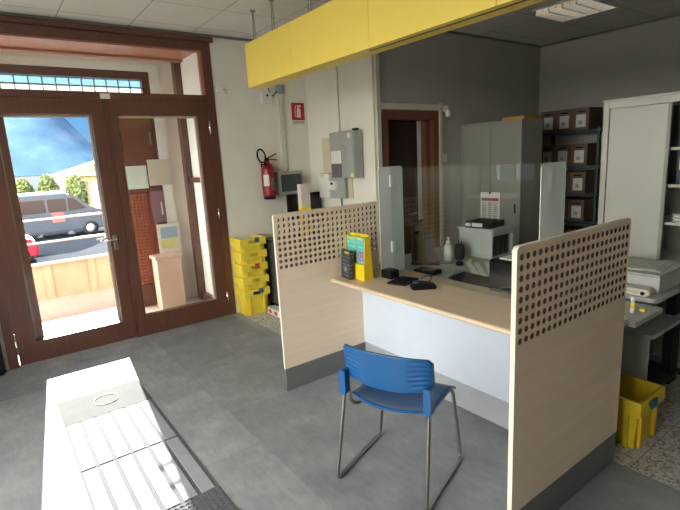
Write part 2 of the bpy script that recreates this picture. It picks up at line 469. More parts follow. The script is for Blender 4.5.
# opening leaf
def leaf(y0, y1, gy0, gy1, gz0, gz1, nm, zb, x0=XD-.075):
    b = MB()
    b.box(x0+.015, y0, zb, x1-.006, gy0, 2.352); b.box(x0+.015, gy1, zb, x1-.006, y1, 2.352)
    b.box(x0+.015, gy0, zb, x1-.006, gy1, gz0); b.box(x0+.015, gy0, gz1, x1-.006, gy1, 2.352)
    lf = obj(nm, b, BROWN, d)
    b = MB(); e = .018
    b.box(x0+.012, gy0, gz0, x0+.04, gy0+e, gz1); b.box(x0+.012, gy1-e, gz0, x0+.04, gy1, gz1)
    b.box(x0+.012, gy0+e, gz1-e, x0+.04, gy1-e, gz1)
    obj('glazing_bead', b, M('pale glazing bead '+nm, (.62, .50, .42), .4), lf)
    g = MB(); g.box(XD-.036, gy0, gz0, XD-.03, gy1, gz1); obj('pane', g, GLASS, lf)
    return lf
lf = leaf(FY0+.085, -.563, -1.425, -.68, .205, 2.215, 'door_leaf', .012, XD-.135)
b = MB()
b.box(x1-.007, -.655, .93, x1+.004, -.615, 1.08, .004)
obj('lock_plate', b, STEEL, lf)
b = MB(); b.tube(round_path([(x1, -.635, 1.045), (x1+.06, -.635, 1.045), (x1+.06, -.78, 1.045)], .02), .011); obj('lever_handle', b, CHROME, lf)
b = MB(); b.tube(round_path([(x0-.0, -.635, 1.045), (x0-.06, -.635, 1.045), (x0-.06, -.78, 1.045)], .02), .011); obj('outer_lever_handle', b, CHROME, lf)
b = MB(); b.box(XD-.30, -1.43, .05, XD-.137, -1.348, 2.28); obj('outer_jamb', b, SOFFIT, d)
for z in (.12, 2.12):
    b = MB(); b.tube([(x1+.006, FY0+.083, z), (x1+.006, FY0+.083, z+.13)], .011, 8); obj('hinge', b, CHROME, lf)
lf = leaf(-.533, .438, -.46, .32, .215, 2.205, 'side_leaf', .0)
for z in (.15, 1.1, 2.02):
    b = MB(); b.tube([(x1+.006, .44, z), (x1+.006, .44, z+.13)], .011, 8); obj('hinge', b, CHROME, lf)
b = MB(); b.box(x1-.004, -.585, 2.352, x1+.006, -.50, 2.40, .003); obj('closer_bracket', b, PAPER, d)

# ------------------------------------------------------------------ vestibule and outer entrance
b = MB(); b.box(-2.86, -1.8, 2.92, x0, .52, 2.96); b.box(-2.95, -1.8, 2.895, -2.86, .52, 2.96); struct(obj('ceiling_vestibule', b, SOFFIT))
b = MB(); b.box(XF+.03, .52, -.05, XD-.1, .60, HC); b.box(XF+.03, -1.9, -.05, XD-.1, -1.8, .35); b.box(XF+.03, -1.9, 2.75, XD-.1, -1.8, HC); b.box(XF+.03, -1.9, .35, XF+.1, -1.8, 2.75); b.box(XD-.17, -1.9, .35, XD-.1, -1.8, 2.75)
w1 = MB()  # unseen side window, added to brighten the vestibule
for (a, c, z0, z1) in ((XF+.1, XF+.15, .35, 2.75), (XD-.22, XD-.17, .35, 2.75), (XF+.15, XD-.22, .35, .41), (XF+.15, XD-.22, 2.69, 2.75)): w1.box(a, -1.88, z0, c, -1.82, z1)
w1 = struct(obj('window_1', w1, BROWN)); g = MB(); g.box(XF+.15, -1.853, .41, XD-.22, -1.847, 2.69); obj('pane', g, GLASS, w1)
struct(obj('wall_vestibule', b, ARCH_WHITE))
b = MB(); b.box(-3.05, .44, 0, -2.95, .52, 2.92); b.box(-2.95, .47, 1.50, -2.15, .52, 1.56); b.box(-2.95, .47, 0, -2.15, .52, .09)
struct(obj('trim_2', b, BROWN))
b = MB(); b.box(XF-.3, -5, -.10, XD-.06, 6, -.02); struct(obj('floor_vestibule', b, M('pale marble', (.74, .69, .63), .5, var=.06, nscale=4)))
b = MB(); b.box(-4.72, -5, -.14, XF-.3, 6, -.03); struct(obj('floor_terrace', b, TERRACE))
OY0, OYL, OY1 = -1.62, -.36, .21
b = MB()
b.box(XF-.3, -3.4, -.1, XF-.0, OY0-.12, 4.2); b.box(XF-.3, .33, -.1, XF, 7, 4.2); b.box(XF-.3, OY0-.12, 2.90, XF, .33, 4.2)  # facade stops short so daylight reaches the added side window
struct(obj('wall_facade', b, FACADE))
b = MB()
b.box(XF-.14, .21, -.05, XF+.012, .33, 2.90); b.box(XF-.14, OY0-.12, -.05, XF+.012, OY0, 2.90); b.box(XF-.14, OY0, 2.82, XF+.012, .21, 2.90)
struct(obj('trim_3', b, ARCH_WHITE))
d3 = struct(thing('door_3', (XF, -.5, 0), 'old brown wooden outer door standing half open beyond the entrance glass', 'door'))
b = MB()
b.box(XF-.1, .12, 2.30, XF, .21, 2.82); b.box(XF-.1, OY0, 0, XF, OY0+.09, 2.82); b.box(XF-.1, OY0+.09, 2.73, XF, .12, 2.82); b.box(XF-.1, OY0+.09, 2.30, XF, .12, 2.40)
b.box(XF-.1, .19, -.03, XF, .21, 2.30)
obj('outer_frame', b, BROWN, d3)
b = MB()
for k in range(1, 13):
    y = OY0+.09 + (.12-OY0-.09)*k/13; b.box(XF-.06, y-.006, 2.40, XF-.045, y+.006, 2.73)
b.box(XF-.062, OY0+.09, 2.635, XF-.043, .12, 2.65)
obj('transom_bars', b, STEEL, d3)
g = MB(); g.box(XF-.08, OY0+.09, 2.65, XF-.074, .12, 2.73); obj('transom_frosted_strip', g, glass_mat('frosted strip', (.7, .85, .9), 1.45, haze=.35, haze_col=(.42, .62, .70)), d3)
g = MB(); g.box(XF-.08, OY0+.09, 2.40, XF-.074, .12, 2.635); obj('transom_frosted_pane', g, glass_mat('frosted pane', (.9, .95, .95), 1.45, haze=.85, haze_col=(.86, .88, .86)), d3)
b = MB()
b.box(XF-.07, OYL, -.02, XF-.02, OYL+.09, 2.30); b.box(XF-.07, .10, -.02, XF-.02, .19, 2.30)
b.box(XF-.07, OYL+.09, -.02, XF-.02, .10, .26); b.box(XF-.07, OYL+.09, 1.40, XF-.02, .10, 2.30)
lf = obj('closed_leaf', b, LEAFWOOD, d3)
b = MB()
for k in range(9):
    y = OYL+.09 + .37*(k+.5)/9; b.box(XF-.06, y-.011, .26, XF-.035, y+.011, 1.40)
for k in range(28):
    z = .26 + 1.14*(k+.5)/28; b.box(XF-.055, OYL+.09, z-.011, XF-.03, .10, z+.011)
b.box(XF-.07, OYL+.09, .26, XF-.062, .10, 1.40)
obj('lattice_panel', b, M('lattice wood', (.36, .10, .055), .5, var=.1), lf)
b = MB(); b.box(XF-.02, .125, 1.98, XF-.005, .15, 2.13, .003); obj('hinge', b, STEEL, lf)
# notices and pedestal in the vestibule
t = thing('notice_board', (XF+.02, .18, 1.48), 'cream notice sheet on the outer door frame above the mauve sheet', 'notice')
b = MB(); b.box(XF+.013, .055, 1.485, XF+.02, .33, 1.80); obj('sheet', b, CREAMB, t)
t = thing('notice_board', (XF+.02, .14, 1.03), 'mauve notice with a pale strip below the cream sheet by the outer door', 'notice')
b = MB(); b.box(XF+.014, .04, 1.03, XF+.022, .20, 1.42); obj('sheet', b, MAUVE, t)
b = MB(); b.box(XF+.022, .155, 1.12, XF+.024, .17, 1.28); obj('strip', b, PAPER, t)
b = MB(); b.box(XF-.018, -.21, 1.46, XF-.012, .05, 1.735); tag(obj('paper_notice', b, M('pale green paper', (.66, .74, .68), .7)), 'pale greenish paper pinned to the closed brown outer door leaf', 'notice')
t = thing('pedestal', (-3.04, .09, 0), 'square pinkish pedestal standing inside the outer entrance', 'pedestal')
b = MB(); b.box(-3.14, -.055, -.02, -2.92, .24, .60, .008); obj('shaft', b, PINKPED, t)
b = MB(); b.box(-3.16, -.075, .60, -2.90, .26, .645, .01); obj('cap', b, PINKPED, t)
t = thing('poster_board', (-3.1, .18, .645), 'white poster with blue and yellow blocks standing on the pinkish pedestal', 'poster')
b = MB(); b.box(-3.115, .05, .645, -3.10, .325, 1.01, .002); obj('board', b, PAPER, t)
b = MB(); b.box(-3.10, .085, .83, -3.098, .29, .97); obj('blue_block', b, PALEB, t)
b = MB(); b.box(-3.10, .085, .70, -3.098, .29, .82); obj('yellow_block', b, PALEY, t)

# ------------------------------------------------------------------ outside
b = MB(); b.box(-4.86, -6, -1.3, -4.72, 7, .455); b.box(-4.89, -6, .455, -4.69, 7, .475)
for k in range(22):
    y = -5.5 + .55*k; b.box(-4.72, y, -.03, -4.705, y+.09, .455)
struct(obj('wall_parapet', b, STUCCO))
t = thing('railing', (-4.79, 0, .475), 'steel handrail of two thin tubes on the terrace parapet outside', 'railing')
for z in (.765, 1.085):
    b = MB(); b.tube([(-4.79, -5, z), (-4.79, 6, z)], .016, 8); obj('rail', b, CHROME, t)
for y in (-3.4, -1.75, .55, 2.6):
    b = MB(); b.tube([(-4.79, y, .475), (-4.79, y, 1.085)], .02, 8); obj('post', b, STEEL, t)
b = MB(); b.box(-1300, -900, -1.5, -4.86, 1100, -1.25); struct(obj('ground', b, ASPHALT))
b = MB(); b.box(-4.86, -90, -1.5, 40, YN-.2, -1.25); struct(obj('ground_yard', b, M('pale paving', (.45, .44, .42), .9)))

def van():
    Y0, Y1 = -2.2, 3.05; xa, xb = -24.1, -22.1; z0 = -.95
    t = thing('parked_van', (-23, .4, -1.25), 'grey blue high roofed van parked in the street seen through the door', 'van')
    prof = [(Y0, z0), (Y1, z0), (Y1+.02, z0+.55), (Y1-.1, z0+.8), (Y1-.75, z0+.98), (Y1-1.35, z0+1.62), (Y1-1.6, z0+1.7), (Y0+.1, z0+1.7), (Y0, z0+1.55)]
    b = MB(); b.prism([(p[0], p[1]) for p in prof], 'X', xa, xb)
    bmesh.ops.bevel(b.bm, geom=b.bm.edges[:], offset=.06, segments=2, affect='EDGES')
    body = obj('body', b, VAN, t)
    b = MB(); b.box(xa+.1, Y0+.1, z0+1.66, xb-.1, Y1-1.6, z0+1.80, .06); obj('roof', b, VANROOF_GLINT, t)
    for (a, c) in ((Y0+.3, Y0+1.5), (Y0+1.6, Y0+2.7), (Y0+2.8, Y1-1.72)):
        b = MB(); b.prism(rrect(a, z0+.92, c, z0+1.5, .06), 'X', xb-.01, xb+.012); obj('window', b, CARGLASS, t)
    b = MB(); b.prism([(Y1-1.64, z0+.92), (Y1-.9, z0+.98), (Y1-1.4, z0+1.5), (Y1-1.64, z0+1.5)], 'X', xb-.01, xb+.012); obj('window', b, CARGLASS, t)
    b = MB(); b.box(xb+.0, Y0+2.9, z0+.45, xb+.014, Y0+3.4, z0+.9, .004); obj('door_marking', b, M('red white marking', (.55, .16, .15), .5, var=.35, nscale=8), t)
    for y in (Y0+.85, Y1-.85):
        b = MB(); b.lathe([(.2, -.12), (.33, -.11), (.34, 0), (.33, .11), (.2, .12)], (xb-.1, y, -.91), 20, 'X'); w = obj('wheel', b, TYRE, t)
        b = MB(); b.lathe([(.18, 0), (.2, .02), (.08, .03)], (xb+.02, y, -.91), 16, 'X'); obj('hubcap', b, GREYP, w)
    b = MB(); b.box(xa+.5, Y1-.35, z0+.25, xb-.3, Y1+.06, z0+.5, .03); obj('bumper', b, DARKGREY, t)
    b = MB(); b.box(xb-.25, Y1-.22, z0+.58, xb+.012, Y1+.0, z0+.74, .03); obj('headlamp', b, CHROME, t)
van()
t = thing('red_car', (-16.6, -1.6, -1.25), 'red car just showing behind the left edge of the entrance door glass', 'car')
b = MB(); b.prism([(-2.9, -1.05), (-.45, -1.05), (-.38, -.75), (-.5, -.45), (-1.1, -.35), (-1.5, .08), (-2.6, .1), (-2.9, -.3)], 'X', -17.6, -16.0)
bmesh.ops.bevel(b.bm, geom=b.bm.edges[:], offset=.06, segments=2, affect='EDGES'); obj('body', b, CARRED, t)
b = MB(); b.prism([(-2.5, -.32), (-1.25, -.3), (-1.55, .03), (-2.5, .05)], 'X', -16.02, -15.99); obj('window', b, CARGLASS, t)
for y in (-2.4, -.85):
    b = MB(); b.lathe([(.18, -.1), (.29, -.09), (.3, 0), (.29, .09), (.18, .1)], (-16.1, y, -.95), 18, 'X'); obj('wheel', b, TYRE, t)
# shrubs behind the van
def shrub(y, h, w, label):
    t = thing('hedge_shrub', (-29, y, -1.25), label, 'shrub', 'shrubs behind the van')
    b = MB(); b.tube([(-29, y, -1.25), (-29.05, y+.05, -.2), (-29, y, .6)], .06, 6, r2=.03); obj('stem', b, BARK, t)
    b = MB()
    for k in range(2200):
        th = random.uniform(0, 2*PI); ph = math.acos(random.uniform(-1, 1)); r = random.uniform(.6, 1)**.5
        r *= 1 + .07*math.sin(3*th+y*5)*math.sin(2*ph+y)
        c = Vector((-29 + r*w*math.sin(ph)*math.cos(th), y + r*w*math.sin(ph)*math.sin(th), (h-1.2)/2 + .0 + r*(h+1.0)/2*math.cos(ph)))
        s = random.uniform(.07, .14); E = Euler((random.uniform(0, 6), random.uniform(0, 6), random.uniform(0, 6))).to_matrix()
        q = [c + E @ Vector(p) for p in ((-s, 0, 0), (0, -s*.5, 0), (s, 0, 0), (0, s*.5, 0))]
        b.quad(*q)
    obj('foliage', b, FOLI, t, normals=False)
shrub(-1.0, 1.5, .56, 'leafy green shrub nearest the hinge side of the door glass, behind the van')
shrub(.2, 1.6, .57, 'leafy green shrub behind the rear of the van, second from the hinge side')
shrub(1.4, 1.72, .57, 'leafy green shrub behind the middle of the van, between two others')
shrub(2.75, 1.65, .56, 'leafy green shrub beside the yellow house')
# house
t = thing('yellow_house', (-38, 6.5, -1.25), 'yellow rendered house with a pale tiled roof beyond the van', 'house')
b = MB(); b.box(-42, 3.15, -1.25, -36, 10.5, 1.55); obj('wall', b, HOUSEY, t)
b = MB(); b.prism([(2.75, 1.52), (10.9, 1.52), (6.8, 2.7)], 'X', -42.4, -35.6); obj('roof', b, ROOFT, t)
b = MB(); b.box(-35.72, 2.75, 1.40, -35.58, 10.9, 1.58); obj('fascia', b, ARCH_WHITE, t)
b = MB(); b.box(-36.02, 3.65, -.6, -35.95, 4.55, 1.0); obj('shutter', b, M('brown shutter', (.34, .24, .17), .7), t)
b = MB(); b.box(-36.02, 4.75, -1.25, -35.7, 6.6, .95); obj('garage_front', b, M('pale blue garage paint', (.55, .68, .78), .6), t)
# mountain
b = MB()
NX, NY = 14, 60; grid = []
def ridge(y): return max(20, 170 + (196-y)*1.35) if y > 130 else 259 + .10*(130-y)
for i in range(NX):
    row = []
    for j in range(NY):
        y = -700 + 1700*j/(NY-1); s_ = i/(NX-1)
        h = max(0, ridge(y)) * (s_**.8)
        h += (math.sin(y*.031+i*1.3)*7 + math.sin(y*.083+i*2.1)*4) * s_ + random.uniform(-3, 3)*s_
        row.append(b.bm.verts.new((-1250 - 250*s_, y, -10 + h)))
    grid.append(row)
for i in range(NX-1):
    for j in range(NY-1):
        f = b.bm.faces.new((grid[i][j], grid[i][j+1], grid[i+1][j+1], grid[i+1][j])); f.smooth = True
struct(obj('mountain', b, MOUNT), 'mountain slope painted in haze blue beyond the street', 'mountain')

t = thing('dark_board', (-1.98, -1.95, 0), 'dark board standing against the wall at the hinge side of the entrance door', 'board')
b = MB(); b.box(-2.05, -2.3, 0, -2.02, -1.685, 1.1, .004); obj('panel', b, BLACKM, t)
b = MB(); b.box(-2.02, -2.3, 0, -1.96, -1.70, .03, .004); obj('foot', b, BLACKM, t)
# ------------------------------------------------------------------ tactile path
t = thing('tactile_path', (.2, -1.1, 0), 'ridged grey tactile floor path leading in from the entrance door', 'floor path')
ty0, ty1 = -1.405, -.825
b = MB(); b.box(-1.03, ty0, 0, -.605, ty1, .004); p_ = obj('plain_panel', b, GREYTILE, t)
b = MB(); b.tube([(-.83 + .085*math.cos(2*PI*k/24), -1.1 + .085*math.sin(2*PI*k/24), .004) for k in range(24)], .006, 5, closed=True); obj('ring', b, PAPER, p_)
for (xa, xb) in ((-.60, .035), (.04, .68)):
    b = MB(); b.box(xa, ty0, 0, xb, ty1, .003); pn = obj('ridged_panel', b, ALU_D, t)
    for k in range(6):
        y = ty0 + .012 + k*.0945; bb = MB(); bb.box(xa+.012, y, .003, xb-.004, y+.072, .0085, .0015); obj('ridge', bb, ALU, pn)
b = MB(); b.box(.685, ty0, 0, 1.3, ty1, .004)
for i in range(20):
    for k in range(19):
        x, y = .70+.03*i, ty0+.02+.03*k
        b.box(x-.011, y-.011, .004, x+.011, y+.011, .008, 0, Matrix.Translation((x, y, 0)) @ Matrix.Rotation(PI/4, 4, 'Z') @ Matrix.Translation((-x, -y, 0)))
obj('studded_panel', b, ALU_D, t)

# ------------------------------------------------------------------ counter booth
PW, PH, PL = 1.92, 1.336, .955
def holed_panel(xf, dirx, y0, y1, z0, z1, name, label):
    """upright board in the Y-Z plane, face at xf, thickness going -x"""
    T = .02
    t = thing(name, (xf-T/2, (y0+y1)/2, 0), label, 'partition panel')
    b = MB(); bm = b.bm
    P = .0426; hy0, hz1 = y0+.031, z1-.042; ny, nz = 22, 9; r = .0136
    ys = hy0 + P*(ny-1); zs = hz1 - P*(nz-1); N = 12
    for xx in (xf, xf-T):
        cache = {}
        def V(y, z):
            k = (round(y, 5), round(z, 5))
            if k not in cache: cache[k] = bm.verts.new((xx, y, z))
            return cache[k]
        ring_store = holes[xx] = {}
        for i in range(ny):
            for k in range(nz):
                cy, cz = hy0+P*i, hz1-P*k; h = P/2
                ring = [bm.verts.new((xx, cy+r*math.cos(2*PI*j/N), cz+r*math.sin(2*PI*j/N))) for j in range(N)]
                ring_store[(i, k)] = ring
                sq = []
                for j in range(N):
                    a = 2*PI*j/N; c_, s_ = math.cos(a), math.sin(a); m = max(abs(c_), abs(s_))
                    sq.append(V(cy+h*c_/m, cz+h*s_/m))
                cor = {}
                for j in range(N):
                    A, B = sq[j], sq[(j+1) % N]
                    f = [ring[j], A]
                    # insert the square's corner where the side changes
                    ay, az = A.co.y-cy, A.co.z-cz; by, bz = B.co.y-cy, B.co.z-cz
                    if abs(abs(ay)-h) < 1e-6 and abs(abs(az)-h) > 1e-6 and abs(abs(bz)-h) < 1e-6 and abs(abs(by)-h) > 1e-6: f.append(V(cy+ay, cz+bz))
                    elif abs(abs(az)-h) < 1e-6 and abs(abs(ay)-h) > 1e-6 and abs(abs(by)-h) < 1e-6 and abs(abs(bz)-h) > 1e-6: f.append(V(cy+by, cz+az))
                    f += [B, ring[(j+1) % N]]
                    bm.faces.new(f)
        # surround
        h = P/2; ya, yb, za, zb = hy0-h, ys+h, zs-h, hz1+h; R = .022
        def poly(pts): bm.faces.new([bm.verts.new((xx, y, z)) for y, z in pts])
        poly([(y0, z0), (y1, z0), (y1, za), (y0, za)])
        poly([(y0, za), (ya, za), (ya, zb), (y0, zb)]); poly([(yb, za), (y1, za), (y1, zb), (yb, zb)])
        top = [(y0, zb), (y1, zb)] + [(y1-R+R*math.cos(a*PI/12), z1-R+R*math.sin(a*PI/12)) for a in range(0, 7)] + [(y0+R+R*math.cos(PI/2+a*PI/12), z1-R+R*math.sin(PI/2+a*PI/12)) for a in range(0, 7)]
        poly(top)
    face = obj('board', b, BEECH, t)
    b = MB(); bm = b.bm
    for key in holes_keys(ny, nz):
        cy, cz = hy0+P*key[0], hz1-P*key[1]
        A = [bm.verts.new((xf, cy+r*math.cos(2*PI*j/N), cz+r*math.sin(2*PI*j/N))) for j in range(N)]
        B = [bm.verts.new((xf-T, v.co.y, v.co.z)) for v in A]
        for j in range(N): bm.faces.new((A[j], A[(j+1) % N], B[(j+1) % N], B[j]))
    obj('hole_lining', b, HOLE, face, normals=False)
    # cream edge band all the way round
    R = .022; out = [(y0, z0)] + [(y1, z0)] + [(y1-R+R*math.cos(a*PI/12), z1-R+R*math.sin(a*PI/12)) for a in range(0, 7)] + [(y0+R+R*math.cos(PI/2+a*PI/12), z1-R+R*math.sin(PI/2+a*PI/12)) for a in range(0, 7)]
    b = MB(); bm = b.bm; e = .0015; n = len(out); cyy, czz = (y0+y1)/2, (z0+z1)/2
    def off(p, s): return (p[0] + (s if p[0] > cyy else -s), p[1] + (s if p[1] > czz else -s))
    L = [[bm.verts.new((xx, *off(p, s))) for p in out] for xx, s in ((xf+.0008, 0), (xf+.0008, e), (xf-T-.0008, e), (xf-T-.0008, 0))]
    for A, B in zip(L, L[1:] + L[:1]):
        for j in range(n): bm.faces.new((A[j], A[(j+1) % n], B[(j+1) % n], B[j]))
    obj('edge_band', b, EDGE, t)
    b = MB(); b.box(xf-T+.002, y0+.001, 0, xf-.002, y1-.002, z0); obj('plinth', b, PLINTH, t)
    return t
holes = {}
def holes_keys(a, c): return [(i, k) for i in range(a) for k in range(c)]
holed_panel(0.0, 1, 0, PL, .18, PH, 'perforated_partition', 'pale wood partition with holes along its top, standing beside the yellow brochure box')
holed_panel(PW, 1, -.02, .935, .18, PH, 'perforated_partition', 'pale wood partition with holes along its top, nearest the camera and free of any desk item')
t = thing('service_counter', (.95, .75, 0), 'pale beech counter top with white front panel between the two perforated partitions', 'counter')
DZ = .785; DF = .455; SD = .765
b = MB(); prof = [(DF+.015, DZ-.032), (1.045, DZ-.032), (1.045, DZ), (DF+.015, DZ), (DF+.004, DZ-.006), (DF, DZ-.016), (DF+.004, DZ-.026)]
b.prism(prof, 'X', .001, PW-.022); obj('worktop', b, BEECH_TOP, t)
b = MB(); b.box(.001, .763, .186, PW-.022, .783, DZ-.032); obj('front_panel', b, PANEL_WHITE, t)
b = MB(); b.box(.001, .770, 0, PW-.022, .783, .186); obj('plinth', b, M('pale grey plinth', (.36, .38, .41), .45), t)
for x in (.03, PW-.08):
    b = MB(); b.box(x, .80, 0, x+.025, 1.03, DZ-.032); obj('leg_panel', b, DESKGREY, t)

# protective screen
t = thing('sneeze_screen', (.86, .921, DZ), 'clear acrylic protective screen with two side wings hazed with painted reflection on the counter', 'screen')
g = MB(); g.box(.212, .919, DZ, 1.517, .924, 1.61); obj('main_pane', g, ACRYLIC, t)
for (x, nm) in ((.207, 'a'), (1.518, 'b')):
    g = MB(); g.prism(rrect(.80, DZ+.004, 1.045, 1.612, .022, 5), 'X', x, x+.004); w = obj('side_wing', g, ACRYLIC_WING, t)
    o_ = rrect(.80, DZ+.004, 1.045, 1.612, .022, 5)
    b = MB(); b.tube([(x+.002, p[0], p[1]) for p in o_], .0028, 5, closed=True); obj('polished_edge', b, ACRYLIC_EDGE, w)
    for z in (.95, 1.46):
        b = MB(); b.box(x-.012 if nm == 'b' else x+.004, .905, z, x if nm == 'b' else x+.016, .938, z+.09, .003); obj('clip', b, ACRYLIC_EDGE, w)

# ------------------------------------------------------------------ chair
def chair(cx, cy, th):
    t = thing('visitor_chair', (0, 0, 0), 'blue plastic chair on a grey steel sled frame facing the counter', 'chair')
    w, dd = .256, .245; R = .0105
    for s in (-1, 1):
        p = [(s*.238, -.152, .56), (s*.240, -.156, .46), (s*w, -dd, R), (s*w, dd, R), (s*.215, .245, .405), (s*.205, .21, .432), (s*.20, .0, .425)]
        b = MB(); b.tube(round_path(p, .035, 6), R, 10); obj('sled_leg', b, STEEL, t)
        q = [(s*.225, -.125, .50), (s*.225, -.120, .415), (s*.195, -.085, .39), (s*.19, -.02, .42)]
        b = MB(); b.tube(round_path(q, .025, 5), .009, 8); obj('back_bracket', b, STEEL, t)
    # seat: thin curved shell
    b = MB(); bm = b.bm; NX_, NY_ = 14, 12
    def S(u, v):
        x = -.225 + .45*u
        back = -.105 - .075*(1-(2*u-1)**2)
        y = back + (.265-back)*v
        y -= .02*max(0, v-.9)*10*0
        z = .452 - .022*(1-(2*u-1)**2)*math.sin(PI*min(1, v*1.1)) - .03*max(0, (v-.82)/.18)**2 + .012*max(0, (.15-v)/.15)
        return Vector((x, y, z))
    for dz in (0, -.012):
        G = [[bm.verts.new(S(i/NX_, j/NY_) + Vector((0, 0, dz))) for j in range(NY_+1)] for i in range(NX_+1)]
        for i in range(NX_):
            for j in range(NY_):
                f = bm.faces.new((G[i][j], G[i+1][j], G[i+1][j+1], G[i][j+1])); f.smooth = True
        if dz == 0: G0 = G
    for i in range(NX_):
        bm.faces.new((G0[i][0], G0[i+1][0], G[i+1][0], G[i][0])); bm.faces.new((G0[i][NY_], G0[i+1][NY_], G[i+1][NY_], G[i][NY_]))
    for j in range(NY_):
        bm.faces.new((G0[0][j], G0[0][j+1], G[0][j+1], G[0][j])); bm.faces.new((G0[NX_][j], G0[NX_][j+1], G[NX_][j+1], G[NX_][j]))
    obj('seat', b, BLUE, t)
    # backrest: curved board, ribbed at both ends
    b = MB(); bm = b.bm; NU, NV = 24, 36
    def B(u, v, k):
        x = -.252 + .504*u; c_ = 1-(2*u-1)**2
        y = -.115 - .062*c_**.8
        zlo = .585 - .028*c_; zhi = .745 + .006*c_
        e = min(u, 1-u)
        if e < .05:
            q = (1-e/.05); zlo += .02*q*q*.6; zhi -= .022*q*q
        z = zlo + (zhi-zlo)*v
        rib = 0
        if e < .20 and .08 < v < .92: rib = .0065*max(0, math.sin(v*2*PI*7))*min(1, (.20-e)/.03)
        y -= .012*(v-.5)
        y += (-.006 + rib) if k == 0 else .006 - rib*.0
        return Vector((x, y, z))
    LG = []
    for k in (0, 1):
        G = [[bm.verts.new(B(i/NU, j/NV, k)) for j in range(NV+1)] for i in range(NU+1)]
        for i in range(NU):
            for j in range(NV):
                f = bm.faces.new((G[i][j], G[i+1][j], G[i+1][j+1], G[i][j+1])); f.smooth = True
        LG.append(G)
    A, C = LG
    for i in range(NU):
        for j in (0, NV): bm.faces.new((A[i][j], A[i+1][j], C[i+1][j], C[i][j]))
    for j in range(NV):
        for i in (0, NU): bm.faces.new((A[i][j], A[i][j+1], C[i][j+1], C[i][j]))
    obj('backrest', b, BLUE, t)
    for s in (-1, 1):
        b = MB(); b.prism(rrect(s*.238-.019, .475, s*.238+.019, .612, .010), 'Y', -.176, -.128)
        bmesh.ops.bevel(b.bm, geom=[e for e in b.bm.edges], offset=.004, segments=2, affect='EDGES')
        obj('backrest_socket', b, BLUE, t)
    t.location = (cx, cy, 0); t.rotation_euler = (0, 0, th)
chair(1.212, .006, math.radians(20.5))

# ------------------------------------------------------------------ yellow hanging fascia beam
t = thing('yellow_fascia', (.5, .58, 2.385), 'long yellow box fascia hanging from the ceiling above the counter', 'sign beam')
bz, bt, by0, by1 = 2.366, 2.742, .50, .655
for (a, c) in ((-1.2, -.42), (-.418, .51), (.512, 1.44), (1.442, 2.37)):
    b = MB(); b.box(a, by0, bz, c, by1, bt, .003); obj('box_section', b, YELLOW, t)
b = MB(); b.box(.45, .545, bz-.002, 2.3, .565, bz+.001); obj('light_slot', b, M('slot grey', (.12, .11, .08), .5), t)
for x in (-1.14, -.80, -.24, .40, 1.3):
    b = MB(); b.tube([(x, .578, HC), (x, .578, HC-.012)], .025, 10)
    b.tube([(x-.008, .578, HC), (x-.022, .578, bt-.01)], .004, 6); b.tube([(x+.008, .578, HC), (x+.022, .578, bt-.01)], .004, 6)
    obj('hanger', b, STEEL, t)

# ------------------------------------------------------------------ ceiling luminaire (unlit)
t = thing('ceiling_light', (.34, 3.3, HC), 'square four tube ceiling light with polished louvre, switched off', 'ceiling light')
lx0, lx1, ly0, ly1 = .06, .64, 3.01, 3.59
b = MB(); b.box(lx0, ly0, HC-.012, lx1, ly0+.02, HC); b.box(lx0, ly1-.02, HC-.012, lx1, ly1, HC); b.box(lx0, ly0+.02, HC-.012, lx0+.02, ly1-.02, HC); b.box(lx1-.02, ly0+.02, HC-.012, lx1, ly1-.02, HC)
obj('frame', b, WPLASTIC, t)
b = MB(); b.box(lx0+.02, ly0+.02, HC-.003, lx1-.02, ly1-.02, HC); obj('tray', b, M('light tray', (.22, .22, .2), .5), t)
b = MB()
for k in range(5):
    x = lx0+.02 + .54*k/4; b.box(x-.004, ly0+.02, HC-.055, x+.004, ly1-.02, HC-.004)
for k in range(1, 15):
    y = ly0 + .58*k/15; b.prism([(y-.001, HC-.05), (y+.001, HC-.05), (y+.013, HC-.008), (y-.013, HC-.008)], 'X', lx0+.02, lx1-.02)
obj('louvre', b, LOUVRE, t)
for k in range(4):
    x = lx0+.02 + .54*(k+.5)/4; b = MB(); b.tube([(x, ly0+.03, HC-.022), (x, ly1-.03, HC-.022)], .011, 8); obj('tube', b, WPLASTIC, t)

# ------------------------------------------------------------------ left wall fittings
ex, ey = XD+.10, 1.04
t = thing('fire_extinguisher', (ex, ey, 1.28), 'red fire extinguisher with black hose on the entrance wall', 'fire extinguisher')
b = MB(); b.lathe([(.055, 1.305), (.072, 1.315), (.075, 1.34), (.075, 1.60), (.066, 1.645), (.038, 1.68), (.026, 1.69), (.026, 1.71)], (ex, ey, 0), 22); cy_ = obj('cylinder', b, RED, t)
b = MB(); b.lathe([(.05, 1.275), (.066, 1.28), (.07, 1.31), (.06, 1.312)], (ex, ey, 0), 20); obj('base_ring', b, BLACKM, t)
b = MB()
for (a0, a1, z0, z1) in ((-1.25, -.35, 1.43, 1.555),):
    N = 6; R = .0757
    for j in range(N):
        a, c = a0+(a1-a0)*j/N, a0+(a1-a0)*(j+1)/N
        b.quad((ex+R*math.cos(a), ey+R*math.sin(a), z0), (ex+R*math.cos(c), ey+R*math.sin(c), z0), (ex+R*math.cos(c), ey+R*math.sin(c), z1), (ex+R*math.cos(a), ey+R*math.sin(a), z1))
obj('paper_label', b, PAPER, cy_, normals=False)
b = MB(); N = 8; R = .0757
for j in range(N):
    a, c = -.1+1.3*j/N, -.1+1.3*(j+1)/N
    b.quad((ex+R*math.cos(a), ey+R*math.sin(a), 1.38), (ex+R*math.cos(c), ey+R*math.sin(c), 1.38), (ex+R*math.cos(c), ey+R*math.sin(c), 1.53), (ex+R*math.cos(a), ey+R*math.sin(a), 1.53))
